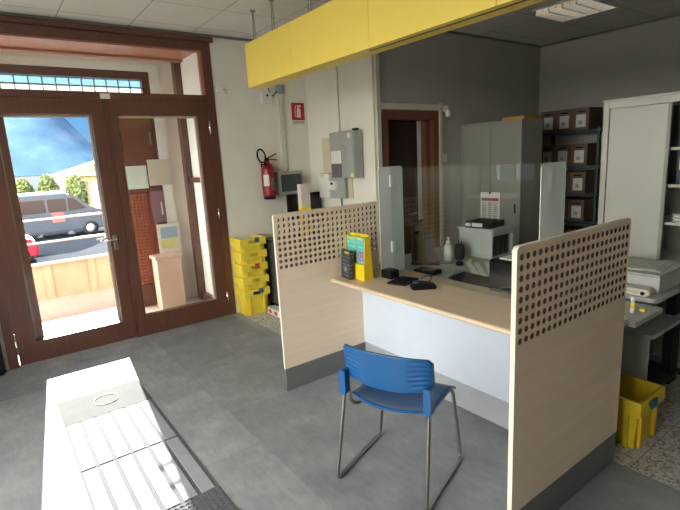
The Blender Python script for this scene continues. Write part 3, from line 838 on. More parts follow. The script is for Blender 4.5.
obj('instruction_label', b, rows_mat('extinguisher print', (.13, .04, .045), (.45, .40, .38), 20, 'Z', .5), cy_, normals=False)
b = MB(); b.lathe([(.022, 1.70), (.024, 1.735), (.014, 1.745)], (ex, ey, 0), 12); obj('valve', b, BLACKM, t)
b = MB(); b.tube(round_path([(ex, ey, 1.735), (ex+.01, ey+.05, 1.755), (ex+.01, ey+.12, 1.785)], .02), .008, 6); obj('lever', b, RED, t)
b = MB(); b.tube(round_path([(ex, ey, 1.72), (ex+.01, ey+.06, 1.725), (ex+.01, ey+.12, 1.715)], .02), .008, 6); obj('carry_handle', b, RED, t)
pts = [(ex+.02, ey-.01, 1.725)]
for k in range(13):
    a = -.75 + k*(2*PI*.82)/12
    pts.append((ex+.02, ey-.075 + .05*math.cos(a+.2), 1.765 + .075*math.sin(a)))
pts.append((ex+.04, ey-.05, 1.70)); pts.append((ex+.045, ey-.055, 1.66))
b = MB(); b.tube(pts, .010, 8); obj('hose', b, BLACK, t)
b = MB(); b.box(XD, ey-.03, 1.58, ex-.07, ey+.03, 1.68); obj('wall_bracket', b, BLACKM, t)

t = thing('extinguisher_sign', (XD, 1.56, 2.1), 'red fire extinguisher sign with white pictogram high on the entrance wall', 'sign')
b = MB(); b.box(XD, 1.475, 2.165, XD+.004, 1.652, 2.365); obj('red_plate', b, SIGNRED, t)
b = MB(); b.box(XD, 1.480, 2.112, XD+.0035, 1.652, 2.163); st_ = obj('text_strip', b, SIGNGREY, t)
b = MB(); b.prism(rrect(1.545, 2.195, 1.595, 2.30, .012), 'X', XD+.004, XD+.005); b.prism(rrect(1.553, 2.302, 1.587, 2.315, .004), 'X', XD+.004, XD+.005)
b.prism([(1.555, 2.318), (1.60, 2.318), (1.605, 2.335), (1.57, 2.34), (1.552, 2.33)], 'X', XD+.004, XD+.005)
b.tube(round_path([(XD+.005, 1.555, 2.33), (XD+.005, 1.525, 2.325), (XD+.005, 1.52, 2.26), (XD+.005, 1.53, 2.20)], .02), .004, 5)
obj('pictogram', b, PICTO, t)
M4 = Matrix.Translation((XD+.0042, 1.566, 2.138)) @ Matrix(((0, 0, 1, 0), (1, 0, 0, 0), (0, 1, 0, 0), (0, 0, 0, 1)))
text_mesh('ESTINTORE', .029, M4, 'lettering', BLACKM, st_)

t = thing('breaker_box', (XD, 1.39, 1.29), 'grey breaker box with a dark window beside the fire extinguisher', 'electrical box')
b = MB(); b.box(XD, 1.175, 1.30, XD+.09, 1.515, 1.575, .008); obj('case', b, MCBGREY, t)
b = MB(); b.box(XD+.088, 1.212, 1.345, XD+.10, 1.485, 1.54, .004); obj('window', b, SMOKED, t)
b = MB(); b.box(XD+.09, 1.185, 1.31, XD+.096, 1.505, 1.335, .002); obj('lower_rail', b, MCBGREY, t)
b = MB(); b.tube([(XD+.02, 1.36, 1.30), (XD+.008, 1.36, .832)], .007, 6); obj('cable', b, CONDUIT, t)
b = MB(); b.box(XD, 1.285, 1.577, XD+.03, 1.35, 2.455, .004); tag(obj('cable_duct', b, CONDUIT), 'cream vertical cable duct above the grey breaker box', 'duct')
t = thing('wall_siren', (XD, 1.13, 2.36), 'white alarm unit on the wall just under the yellow fascia end', 'alarm')
b = MB(); b.box(XD, 1.075, 2.34, XD+.045, 1.205, 2.47, .008); obj('case', b, WPLASTIC, t)
b = MB(); b.box(XD+.045, 1.13, 2.42, XD+.048, 1.155, 2.44); obj('lens', b, BLACKM, t)
t = thing('junction_box', (XD, 1.29, 2.45), 'grey junction box with a looped cable beside the white alarm unit', 'junction box')
b = MB(); b.box(XD, 1.27, 2.46, XD+.04, 1.38, 2.56, .006); obj('case', b, ENAMEL, t)
b = MB(); b.tube(round_path([(XD+.03, 1.28, 2.49), (XD+.035, 1.22, 2.42), (XD+.035, 1.18, 2.47), (XD+.03, 1.17, 2.51)], .025), .006, 6); obj('cable_loop', b, BLACKM, t)
t = thing('door_sensor', (XD, .6, 2.44), 'small white box on the wall right next to the entrance door frame', 'sensor')
b = MB(); b.box(XD, .56, 2.445, XD+.03, .655, 2.51, .005); obj('case', b, WPLASTIC, t)
b = MB(); b.lathe([(.006, 0), (.008, .004)], (XD+.03, .635, 2.475), 10, 'X'); obj('button', b, BLACKM, t)

# jut wall
jf = 1.555
t = thing('backing_board', (-1.45, YJ, 1.24), 'beige board on the jutting wall behind the electrical boxes', 'board')
b = MB(); b.box(-1.775, YJ-.014, 1.25, -1.235, YJ, 1.93, .002); obj('panel', b, BEIGE, t)
b = MB(); b.tube([(-1.42, YJ-.012, 2.99), (-1.42, YJ-.012, 1.93)], .010, 8); tag(obj('conduit_pipe', b, CONDUIT), 'thin cream conduit running from the ceiling to the grey steel box', 'conduit')
t = thing('electrical_cabinet', (-1.24, 1.62, 1.48), 'large grey steel electrical cabinet on the jutting white wall', 'electrical box')
b = MB(); b.box(-1.455, jf+.012, 1.483, -1.03, YJ-.014, 1.972, .005); obj('case', b, ENAMEL, t)
b = MB(); b.box(-1.45, jf, 1.49, -1.04, jf+.012, 1.966, .004); dr = obj('door', b, ENAMEL, t)
b = MB(); b.lathe([(.06, 0), (.055, -.0015)], (-1.225, jf, 1.77), 24, 'Y'); obj('round_emboss', b, ENAMEL, dr)
b = MB(); b.box(-1.43, jf-.003, 1.64, -1.25, jf, 1.775); obj('white_label', b, PAPER, dr)
b = MB(); b.box(-1.43, jf-.002, 1.488, -1.245, jf, 1.635); obj('dark_label', b, M('mauve grey label', (.13, .11, .13), .5), dr)
b = MB(); b.box(-1.09, jf-.002, 1.492, -1.045, jf, 1.535); obj('warning_label', b, PALEY, dr)
b = MB(); b.lathe([(.028, 0), (.028, -.003)], (-1.10, jf, 1.925), 16, 'Y'); obj('round_sticker', b, PAPER, dr)
b = MB(); b.box(-1.10, 1.60, 1.972, -1.04, 1.65, 1.995, .006); obj('cable_gland', b, BLACKM, t)
t = thing('meter_box', (-1.67, 1.66, 1.24), 'white meter box with a small yellow sticker below the grey steel cabinet', 'meter')
b = MB(); b.box(-1.775, 1.60, 1.245, -1.572, YJ-.014, 1.535, .01); obj('case', b, WPLASTIC, t)
b = MB(); b.box(-1.72, 1.598, 1.485, -1.66, 1.60, 1.525); obj('sticker', b, PALEY, t)
t = thing('meter_box', (-1.40, 1.66, 1.24), 'grey green meter box beside the white one below the steel cabinet', 'meter')
b = MB(); b.box(-1.57, 1.63, 1.25, -1.31, YJ-.014, 1.48, .008); obj('case', b, METERGREY, t)
b = MB(); b.tube([(-1.42, 1.66, 1.25), (-1.42, 1.66, 1.05)], .008, 6); obj('cable', b, BLACKM, t)
t = thing('thermostat', (-1.48, 1.59, 1.33), 'small white thermostat with a dark display in front of the grey green meter', 'thermostat')
b = MB(); b.box(-1.565, 1.585, 1.345, -1.43, 1.63, 1.445, .006); obj('case', b, WPLASTIC, t)
b = MB(); b.box(-1.52, 1.583, 1.405, -1.475, 1.586, 1.43); obj('display', b, BLACKM, t)

# ------------------------------------------------------------------ crates
def crate(name, mat, L=.27, W=.30, Hh=.30, rz=.004):
    """open postal crate with its origin at the bottom centre"""
    t = thing(name, (0, 0, 0), '', 'crate')
    b = MB(); T = .008; tp = .03
    # tapered shell: outer and inner walls
    def ring(z, s): return [(-L/2+s, -W/2+s, z), (L/2-s, -W/2+s, z), (L/2-s, W/2-s, z), (-L/2+s, W/2-s, z)]
    prof = [(0, tp), (Hh*.72, tp*.5), (Hh*.72, -.008), (Hh*.97, -.008), (Hh, -.004), (Hh, .012), (.012, tp+T)]
    R = [[b.bm.verts.new(p) for p in ring(z, s)] for z, s in prof]
    for A, B in zip(R, R[1:]):
        for j in range(4): b.bm.faces.new((A[j], A[(j+1) % 4], B[(j+1) % 4], B[j]))
    b.bm.faces.new(R[0][::-1]); b.bm.faces.new(R[-1])
    obj('body', b, mat, t)
    for (a, c) in ((0, -1), (1, 0), (0, 1), (-1, 0)):
        for u in (-.30, .30):
            b = MB()
            if a: b.box(a*(L/2-.014)-.008, u*W-.012, rz, a*(L/2-.014)+.008, u*W+.012, Hh*.70)
            else: b.box(u*L-.012, c*(W/2-.014)-.008, rz, u*L+.012, c*(W/2-.014)+.008, Hh*.70)
            obj('rib', b, mat, t)
    b = MB(); b.box(L/2-.012, -.055, Hh*.78, L/2+.008, .055, Hh*.93, .004); obj('handle', b, CRATE2, t)
    return t
c0 = crate('postal_crate', CRATE)
c0.location = (-1.965, .705, 0); c0['group'] = 'yellow postal crates'
c0['label'] = 'yellow postal crate on the floor, bottom one of the stack beside the entrance door'
lb = ['yellow crate second from the bottom of the stack beside the entrance door', 'yellow crate in the middle of the stack beside the entrance door',
      'yellow crate second from the top of the stack beside the entrance door', 'yellow crate on top of the stack beside the entrance door, open and empty']
crs = [c0]
for k in range(1, 5):
    if k == 1:
        c2 = crate('postal_crate', CRATE, rz=.16); c2['label'] = lb[0]; c2['group'] = 'yellow postal crates'; c2.location = (-1.965, .705, .146); crs.append(c2)
    else: crs.append(copy_tree(c2, (-1.965 + random.uniform(-.003, .003), 0.705 + random.uniform(-.003, .003), .146*k), lb[k-1], 'yellow postal crates', random.uniform(-.01, .01)))
def crate_label(parent, z, y0, col=PAPER, nm='paper_label', x=.1365):
    b = MB(); b.box(x, y0, z, x+.003, y0+.055, z+.05); o = obj(nm, b, col); o.parent = parent; return o
BLUETAG = M('blue tag', (.03, .12, .30), .5)
for k, c in enumerate(crs):
    if k in (0, 2, 4): crate_label(c, .235, -.115)
    if k in (0, 4): crate_label(c, .25, .02, BLUETAG, 'blue_tag', .143)
    if k == 2: crate_label(c, .25, .0, MATRED, 'red_tag', .143)
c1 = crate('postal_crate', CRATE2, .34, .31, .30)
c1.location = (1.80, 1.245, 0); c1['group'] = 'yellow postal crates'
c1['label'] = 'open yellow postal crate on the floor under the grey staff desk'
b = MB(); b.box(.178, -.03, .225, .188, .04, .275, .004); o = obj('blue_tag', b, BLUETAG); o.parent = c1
# ------------------------------------------------------------------ low cabinet behind the left partition and what stands on it
t = thing('low_cabinet', (-1.83, 1.31, 0), 'dark taupe low cabinet by the entrance wall behind the yellow crate stack', 'cabinet')
b = MB(); b.box(-2.05, .955, .06, -1.64, 1.675, .80, .004); obj('body', b, DARKCAB, t)
b = MB(); b.box(-2.06, .945, .80, -1.62, 1.68, .825, .004); obj('top', b, DARKCAB, t)
for y in (.965, 1.32):
    b = MB(); b.box(-1.64, y, .08, -1.622, y+.345, .79, .003); o = obj('door', b, DARKCAB, t)
    b = MB(); b.box(-1.622, y+.29, .45, -1.612, y+.31, .55); obj('handle', b, STEEL, o)
b = MB(); b.box(-2.03, .97, 0, -1.68, 1.66, .06); obj('plinth', b, BLACKM, t)
t = thing('monitor', (-1.86, 1.20, .825), 'black flat monitor behind the tall white and yellow carton', 'monitor')
b = MB(); b.box(-1.875, 1.20, .98, -1.84, 1.668, 1.315, .006); obj('housing', b, BLACK, t)
b = MB(); b.box(-1.841, 1.213, 1.0, -1.838, 1.655, 1.30); obj('screen', b, M('dark screen', (.01, .01, .012), .2), t)
b = MB(); b.box(-1.885, 1.39, .84, -1.875, 1.47, 1.1); obj('neck', b, BLACK, t)
b = MB(); b.box(-1.96, 1.32, .825, -1.78, 1.54, .84, .004); obj('foot', b, BLACK, t)
t = thing('carton_tower', (-1.69, 1.12, .825), 'tall narrow white and yellow carton standing in front of the black monitor', 'carton')
b = MB(); b.box(-1.72, 1.265, .825, -1.65, 1.385, 1.17, .003); obj('lower_half', b, YBOX, t)
b = MB(); b.box(-1.722, 1.263, 1.10, -1.648, 1.387, 1.165, .003); obj('yellow_band', b, YBOX, t)
b = MB(); b.box(-1.721, 1.264, 1.20, -1.649, 1.386, 1.43, .003); obj('upper_half', b, PINKISH, t)
b = MB(); b.box(-1.7205, 1.2645, 1.165, -1.6495, 1.3855, 1.20, .002); obj('pale_yellow_band', b, PALEY, t)
t = thing('floor_carton', (-1.52, .93, 0), 'small white carton with red print on the floor by the dark low cabinet', 'carton')
b = MB(); b.box(-1.80, .80, 0, -1.52, .90, .075, .003); obj('box', b, PAPER, t)
for y in (-1.77, -1.64):
    b = MB(); b.box(y, .798, .015, y+.07, .8005, .06); obj('red_print', b, MATRED, t)

# ------------------------------------------------------------------ things on the counter
t = thing('brochure_box', (.10, .70, DZ), 'yellow card dispenser holding teal leaflets beside the holed partition', 'brochure holder')
bx0, bx1 = .016, .248; f0, f1 = .590, .680; bh = .33
b = MB()
side = [(f0, DZ), (f1, DZ), (f1-.02, DZ+bh), (f0+.022, DZ+bh), (f0+.006, DZ+.125), (f0, DZ+.12)]
for x in (bx0, bx1-.006): b.prism(side, 'X', x, x+.006)
b.box(bx0+.006, f0, DZ, bx1-.006, f0+.006, DZ+.12); b.box(bx0+.006, f1-.026, DZ, bx1-.006, f1-.02, DZ+bh+.012); b.box(bx0+.006, f0+.006, DZ, bx1-.006, f1-.026, DZ+.006)
b.box(bx0+.006, f0+.006, DZ+.114, bx1-.006, f1-.026, DZ+.12)
xm = (bx0+bx1)/2; b.box(xm-.004, f0+.022, DZ+.12, xm+.004, f1-.026, DZ+bh)
obj('tray', b, YBOX, t)
b = MB(); b.box(bx1-.035, f0-.001, DZ+.02, bx1-.031, f0, DZ+.10); obj('front_seam', b, CRATE2, t)
for k in range(2):
    xa = bx0+.009 if k == 0 else xm+.006
    b = MB(); b.box(xa, f0+.026, DZ+.121, xa+.096, f0+.055, DZ+bh-.008, .001); lf = obj('leaflet_stack', b, TEAL, t)
    if k == 1:
        b = MB(); b.box(xa+.012, f0+.0245, DZ+.14, xa+.082, f0+.026, DZ+.215); obj('printed_picture', b, M('leaflet picture', (.30, .22, .38), .5, var=.6, nscale=60), lf)
    b = MB(); b.box(xa+.02, f0+.0245, DZ+bh-.03, xa+.075, f0+.026, DZ+bh-.016); obj('yellow_tab', b, YBOX, lf)
t = thing('leaflet_carton', (.06, .53, DZ), 'slim black leaflet carton leaning on the yellow brochure box', 'leaflet box')
Mk = Matrix.Translation((.085, .553, DZ+.0015)) @ Matrix.Rotation(math.radians(-8), 4, 'Z') @ Matrix.Rotation(math.radians(-3), 4, 'X')
b = MB(); b.box(-.066, -.016, .0, .066, .016, .222, .002, Mk); obj('carton', b, DARKCARD, t)
b = MB()
b.prism([(.004+.034*math.cos(2*PI*j/16), .085+.038*math.sin(2*PI*j/16)) for j in range(16)], 'Y', -.0175, -.016, Mk); rp = obj('round_print', b, M('blue print', (.035, .12, .26), .5, var=.6, nscale=50), t)
b = MB()
b.prism([(.004+.016*math.cos(2*PI*j/12), .075+.018*math.sin(2*PI*j/12)) for j in range(12)], 'Y', -.0188, -.0175, Mk); obj('gold_print', b, M('gold print', (.42, .32, .12), .5, var=.5, nscale=80), rp)
b = MB(); b.box(-.01, -.0175, .198, .05, -.016, .212, 0, Mk); obj('yellow_tab', b, YBOX, t)
# document reader
t = thing('card_reader', (.36, .80, DZ), 'black block shaped card reader on a flat base near the screen wing', 'card reader')
b = MB(); b.box(.262, .745, DZ, .368, .838, DZ+.064, .008); obj('housing', b, BLACK, t)
b = MB(); b.box(.275, .76, DZ+.064, .355, .825, DZ+.068, .002); obj('top_plate', b, DARKGREY, t)
t = thing('signature_pad', (.46, .78, DZ), 'flat black signature pad lying on the counter beside the block shaped reader', 'signature pad')
Mr = Matrix.Translation((.48, .765, DZ)) @ Matrix.Rotation(math.radians(16), 4, 'Z')
b = MB(); b.box(-.075, -.105, 0, .075, .105, .016, .005, Mr); obj('base', b, BLACKM, t)
b = MB(); b.box(-.055, -.05, .016, .055, .08, .018, 0, Mr); obj('screen', b, BLACK, t)
t = thing('hand_scanner', (.71, .73, DZ), 'black payment terminal with a looped cable at the middle of the counter', 'payment terminal')
Ms = Matrix.Translation((.71, .735, DZ)) @ Matrix.Rotation(math.radians(-35), 4, 'Z')
b = MB(); b.prism([(-.085, 0), (.085, 0), (.085, .03), (.05, .042), (-.03, .055), (-.085, .035)], 'X', -.04, .04, Ms)
bmesh.ops.bevel(b.bm, geom=b.bm.edges[:], offset=.007, segments=2, affect='EDGES'); obj('housing', b, BLACK, t)
b = MB(); b.box(-.03, -.065, .044, .03, -.035, .052, 0, Ms @ Matrix.Rotation(.0, 4, 'X')); obj('display', b, M('blue grey display', (.10, .15, .20), .2), t)
b = MB(); b.tube([(.70, .80, DZ+.03), (.68, .86, DZ+.055), (.61, .885, DZ+.05), (.55, .90, DZ+.02), (.52, .905, DZ+.006)], .004, 6); obj('cable', b, BLACK, t)
t = thing('handset_cradle', (.38, 1.02, DZ), 'flat black device lying on the staff desk behind the screen pane near its wing', 'device')
Mc = Matrix.Translation((.37, 1.135, SD)) @ Matrix.Rotation(math.radians(12), 4, 'Z')
b = MB(); b.box(-.09, -.06, 0, .10, .06, .034, .008, Mc); obj('body', b, BLACK, t)
b = MB(); b.box(.02, -.03, .034, .08, .03, .038, .002, Mc); obj('key_area', b, M('brown grey keys', (.10, .085, .07), .5), t)

# ------------------------------------------------------------------ staff desk

t = thing('staff_desk', (.9, 1.5, 0), 'grey L shaped staff desk behind the beech counter', 'desk')
b = MB(); b.prism([(-.28, 1.05), (1.93, 1.05), (1.93, 1.405), (.80, 1.405), (.80, 2.25), (-.28, 2.25)], 'Z', SD-.028, SD)
obj('desktop', b, DESKGREY, t)
for (a, c, e, f) in ((-.27, 1.06, -.245, 2.24), (1.50, 1.07, 1.525, 1.39), (.77, 1.45, .795, 2.24)):
    b = MB(); b.box(a, c, 0, e, f, SD-.028); obj('leg_panel', b, GREYP, t)
# keyboard
t = thing('keyboard', (.85, 1.15, SD), 'black keyboard lying across the joint of counter and staff desk', 'keyboard')
Mb = Matrix.Translation((.81, 1.165, SD+.001)) @ Matrix.Rotation(math.radians(-5), 4, 'Z')
b = MB(); b.prism([(-.085, 0), (.085, 0), (.085, .030), (-.085, .020)], 'X', -.18, .18, Mb); obj('case', b, BLACKM, t)
b = MB()
for i in range(12):
    for k in range(5):
        x = -.168 + i*.0285; y = -.075 + k*.03; z = .0205 + (y+.085)*.059
        b.box(x, y, z, x+.024, y+.025, z+.005, .0, Mb)
obj('keys', b, BLACK, t)
# receipt printer
t = thing('receipt_printer', (1.08, 1.13, SD), 'black receipt printer box with white paper behind the near partition', 'printer')
b = MB(); b.box(1.005, 1.06, SD+.02, 1.27, 1.36, SD+.215, .012); obj('housing', b, BLACK, t)
b = MB(); b.box(1.0, 1.055, SD, 1.275, 1.365, SD+.022, .004); obj('base', b, BLACKM, t)
b = MB(); b.box(1.06, 1.10, SD+.215, 1.25, 1.33, SD+.228, .003); obj('paper', b, PAPER, t)
b = MB(); b.box(1.06, 1.0, DZ+.001, 1.2, 1.043, DZ+.012, .002); b.tube([(1.10, 1.02, DZ+.012), (1.14, 1.04, DZ+.03), (1.2, 1.055, DZ+.035)], .003, 5); obj('silver_stand', b, STEEL, t)
# mouse
t = thing('computer_mouse', (.40, 1.49, SD), 'black mouse on the grey staff desk beside the white bottle', 'mouse')
b = MB(); Mm = Matrix.Translation((.37, 1.53, SD)) @ Matrix.Rotation(.6, 4, 'Z')
tmp = bmesh.new(); bmesh.ops.create_uvsphere(tmp, u_segments=16, v_segments=10, radius=1)
for v in tmp.verts: v.co = Vector((v.co.x*.033, v.co.y*.056, max(0, v.co.z)*.034))
for f in tmp.faces: f.smooth = True
b.merge(tmp, Mm); obj('shell', b, BLACK, t)
b = MB(); b.tube([(.34, 1.57, SD+.008), (.31, 1.50, SD+.004), (.27, 1.46, SD+.004), (.23, 1.45, SD+.004)], .003, 5); obj('cable', b, BLACKM, t)
# sanitiser
t = thing('pump_bottle', (.19, 1.60, SD), 'clear white pump bottle of hand gel on the grey staff desk', 'bottle')
b = MB(); b.lathe([(.036, 0), (.04, .008), (.04, .115), (.032, .135), (.016, .15), (.014, .155)], (.19, 1.60, SD), 18); bo = obj('bottle_body', b, BOTTLE, t)
b = MB(); b.lathe([(.0405, .03), (.0405, .10)], (.19, 1.60, SD), 18); obj('label', b, LABELW, bo)
b = MB(); b.lathe([(.018, .152), (.018, .172), (.006, .176), (.006, .195), (.013, .197), (.013, .206)], (.19, 1.60, SD), 14); b.tube([(.19, 1.60, SD+.201), (.22, 1.575, SD+.20), (.225, 1.57, SD+.192)], .005, 6); obj('pump', b, WPLASTIC, t)
t = thing('black_pouch', (.27, 1.62, SD), 'black rounded holder standing right behind the pump bottle', 'holder')
b = MB(); b.lathe([(.035, 0), (.042, .02), (.045, .10), (.038, .135), (.03, .13), (.028, .03)], (.24, 1.69, SD), 16); obj('cup', b, BLACKM, t)
for k, (dx, dy) in enumerate(((.012, .004), (-.014, .008))):
    b = MB(); b.tube([(.24+dx*.5, 1.69+dy, SD+.04), (.24+dx*1.6, 1.69+dy*1.6, SD+.165)], .004, 6); obj('pen', b, BLACK, t)
b = MB(); b.tube([(.40, 1.64, SD+.012), (.37, 1.66, SD+.012), (.36, 1.70, SD+.01), (.35, 1.74, SD+.012), (.33, 1.78, SD+.01)], .010, 8); tag(obj('cable_coil', b, YBOX), 'yellow cord on the grey staff desk in front of the sorter', 'cord')
t = thing('paper_stack', (.60, 1.48, SD), 'white paper strips lying on the staff desk beside the black receipt printer', 'papers')
for k, (px_, py_, a) in enumerate(((.60, 1.50, 45), (.66, 1.545, 42), (.56, 1.455, 47))):
    Mp = Matrix.Translation((px_, py_, SD+.004*k)) @ Matrix.Rotation(math.radians(a), 4, 'Z')
    b = MB(); b.box(-.022, -.23+.02*k, 0, .022, .23, .004, 0, Mp); obj('sheet', b, M('bright paper %d' % k, (.85, .84, .80), .7, var=.02), t)
# sorter with binder
t = thing('paper_sorter', (.29, 2.0, SD), 'grey metal sorter with an open dark side on the staff desk', 'sorter')
b = MB(); b.box(.105, 1.85, SD, .125, 2.16, 1.005); b.box(.125, 1.85, SD, .462, 1.862, 1.005); b.box(.125, 2.148, SD, .462, 2.16, 1.005); b.box(.095, 1.84, 1.005, .475, 2.17, 1.025, .003); b.box(.125, 1.862, SD, .462, 2.148, SD+.012)
obj('carcass', b, GREYP, t)
b = MB(); b.box(.455, 1.862, .965, .465, 2.148, 1.004); obj('front_rail', b, GREYP, t)
for k in range(5):
    y = 1.90 + .05*k; b = MB(); b.box(.13, y, SD+.012, .44, y+.006, .96); obj('divider', b, DARKGREY, t)
t = thing('ring_binder', (.34, 1.98, 1.025), 'black box file with two white labels lying on the grey sorter', 'binder')
Mq = Matrix.Translation((.285, 1.98, 1.025)) @ Matrix.Rotation(math.radians(5), 4, 'Z')
b = MB(); b.box(-.125, -.125, 0, .125, .125, .055, .004, Mq); obj('case', b, BLACKM, t)
b = MB(); b.box(-.115, -.1275, .012, -.065, -.125, .042, 0, Mq); obj('small_label', b, LABELW, t)
b = MB(); b.box(-.05, -.1275, .012, .055, -.125, .044, 0, Mq); obj('large_label', b, LABELW, t)
# staff monitor seen edge-on
t = thing('monitor', (.08, 1.42, SD), 'dark monitor on a grey foot seen from behind through the screen', 'monitor')
Mv = Matrix.Translation((.14, 1.36, SD)) @ Matrix.Rotation(math.radians(43), 4, 'Z')
b = MB(); b.prism([(-.11, .012), (.11, .012), (.075, .12), (.05, .285), (-.05, .285), (-.075, .12)], 'Y', .0, .022, Mv); obj('stand', b, DARKGREY, t)
b = MB(); b.box(-.12, -.06, 0, .12, .07, .013, .004, Mv); obj('foot', b, DARKGREY, t)
Mw = Matrix.Translation((-.01, 1.45, SD)) @ Matrix.Rotation(math.radians(124), 4, 'Z')
b = MB(); b.box(-.24, .0, .035, .24, .03, .335, .008, Mw); obj('housing', b, BLACKM, t)
b = MB(); b.box(-.23, -.002, .05, .23, .0, .325, 0, Mw); obj('screen', b, M('monitor screen', (.012, .012, .015), .15), t)
b = MB(); b.tube(round_path([(.13, 1.38, SD+.26), (.06, 1.42, SD+.25), (.0, 1.46, SD+.25)], .03), .014, 8); obj('arm', b, DARKGREY, t)
# ------------------------------------------------------------------ office furniture at the back
t = thing('sliding_cabinet', (-.44, 3.23, 0), 'grey metal cabinet with two sliding doors in the far corner', 'cabinet')
cx0, cx1, cy0, cy1 = -.836, -.043, 3.035, 3.433
b = MB(); b.box(cx0, cy0+.02, .06, cx1, cy1, 2.0, .004); obj('body', b, CABGREEN, t)
b = MB(); b.box(cx0, cy0, .06, cx0+.03, cy0+.02, 2.0); b.box(cx1-.03, cy0, .06, cx1, cy0+.02, 2.0); b.box(cx0+.03, cy0, 1.965, cx1-.03, cy0+.02, 2.0); b.box(cx0+.03, cy0, .06, cx1-.03, cy0+.02, .11); obj('front_frame', b, CABGREEN, t)
for k, (a, c, yy) in enumerate(((cx0+.031, -.43, .004), (-.45, cx1-.031, .012))):
    b = MB(); b.box(a, cy0+yy, .112, c, cy0+yy+.008, 1.963); o = obj('sliding_door', b, CABGREEN, t)
    b = MB(); xh = c-.05 if k == 0 else c-.05; b.box(xh, cy0+yy-.003, 1.0, xh+.02, cy0+yy, 1.1); obj('handle', b, BLACKM, o)
b = MB(); b.box(cx0+.02, cy0+.04, 0, cx1-.02, cy1-.02, .06); obj('plinth', b, BLACKM, t)
b = MB(); b.box(-.33, 3.10, 2.0, -.06, 3.40, 2.035, .003); tag(obj('folder', b, ORANGEY), 'ochre folder lying on top of the grey sliding door cabinet', 'folder')
t = thing('wall_calendar', (-.42, cy0, .85), 'white calendar with red heading hung on the grey sliding door', 'calendar')
b = MB(); b.box(-.555, cy0-.004, .86, -.295, cy0-.001, 1.225); obj('sheet', b, PAPER, t)
b = MB(); b.box(-.54, cy0-.0055, 1.125, -.31, cy0-.004, 1.16); obj('red_heading', b, M('dull red heading', (.34, .10, .10), .6), t)
for k in range(3):
    b = MB(); b.box(-.53+.075*k, cy0-.0055, .88, -.475+.075*k, cy0-.004, 1.115); obj('month_column', b, rows_mat('month print %d' % k, (.60, .58, .54), (.25, .24, .23), 13, 'Z', .4), t)
b = MB(); b.lathe([(.012, 0), (.009, -.012)], (-.425, cy0-.004, 1.215), 10, 'Y'); obj('hook', b, BLACKM, t)
# shelving with archive boxes
t = thing('metal_shelving', (.1, 4.45, 0), 'dark metal shelving full of archive boxes against the back wall', 'shelving')
sx0, sx1, sy0, sy1 = -.62, .95, 4.24, 4.66
levels = [.40, .78, 1.12, 1.455, 1.875]
for z in levels:
    b = MB(); b.box(sx0, sy0, z-.035, sx1, sy1, z, .003); obj('shelf_board', b, SHELFBLUE, t)
for x in (sx0, sx1-.03, .16):
    for y in (sy0, sy1-.03):
        b = MB(); b.box(x, y+.001, 0, x+.03, y+.03, 1.90); obj('upright', b, SHELFBLUE, t)
def archive(w, h, dpt):
    t = thing('archive_box', (0, 0, 0), '', 'archive box', 'archive boxes on the metal shelving')
    b = MB(); b.box(-w/2, -dpt/2, 0, w/2, dpt/2, h, .003); bd = obj('carton', b, CARDB, t)
    b = MB(); b.box(-w*.27, -dpt/2-.0015, h*.12, w*.32, -dpt/2, h*.70); lb_ = obj('label', b, LABELW, t)
    b = MB(); b.box(-w*.12, -dpt/2-.0025, h*.25, w*.10, -dpt/2-.0015, h*.42); obj('print', b, M('grey print', (.33, .32, .30), .6), lb_)
    b = MB(); b.box(-w*.22, -dpt/2-.0015, h*.80, w*.25, -dpt/2, h*.86); obj('grip_slot', b, BLACKM, t)
    return t
a0 = archive(.2, .255, .33)
names = {0: 'bottom shelf', 1: 'second shelf up', 2: 'middle shelf', 3: 'shelf below the top', 4: 'top shelf'}
spots = []
for li, z in enumerate(levels):
    for k in range(3): spots.append((-.48 + .206*k + .002*li, 4.435, z+.0005, li, k))
pos = ['beside the grey cabinet', 'between two other boxes', 'third from the grey cabinet']
for n, (x, y, z, li, k) in enumerate(spots):
    lab = 'brown archive box on the %s, %s' % (names[li], pos[k])
    if n == 0: a0.location = (x, y, z); a0['label'] = lab
    else: copy_tree(a0, (x, y, z), lab)
extra = [(.30, 4.46, levels[4]+.0005, 'top shelf'), (.31, 4.46, levels[3]+.0005, 'shelf below the top'), (.31, 4.46, levels[2]+.0005, 'middle shelf')]
for (x, y, z, nm) in extra: copy_tree(a0, (x, y, z), 'archive box past the shelf upright on the %s' % nm)
# big tambour cabinet
t = thing('tambour_cabinet', (1.73, 2.5, 0), 'tall light grey cabinet with a shutter door half open at the back wall', 'cabinet')
gx0, gx1, gy0, gy1 = 1.135, 2.335, 2.275, 2.72
b = MB()
b.box(gx0, gy0, .06, gx0+.042, gy1, 2.0, .003); b.box(gx1-.042, gy0, .06, gx1, gy1, 2.0, .003); b.box(gx0+.042, gy0, 1.952, gx1-.042, gy1, 2.0, .002); b.box(gx0+.042, gy0, .06, gx1-.042, gy1, .11); b.box(gx0+.042, gy1-.02, .11, gx1-.042, gy1, 1.952)
obj('carcass', b, CABGREY, t)
b = MB(); b.box(gx0-.006, gy0-.012, 2.0, gx1+.006, gy1, 2.016, .002); obj('top_panel', b, CABGREY, t)
b = MB(); b.box(gx0+.045, gy0+.012, .112, 1.585, gy0+.024, 1.950, .002); sd_ = obj('shutter_door', b, CABGREY, t)
b = MB(); b.box(1.565, gy0+.004, .112, 1.588, gy0+.026, 1.950, .003); obj('leading_edge', b, CABGREEN, sd_)
for z in (.55, .82, 1.10, 1.37, 1.63):
    b = MB(); b.box(gx0+.043, gy0+.045, z, gx1-.043, gy1-.021, z+.02); obj('shelf', b, CABGREY, t)
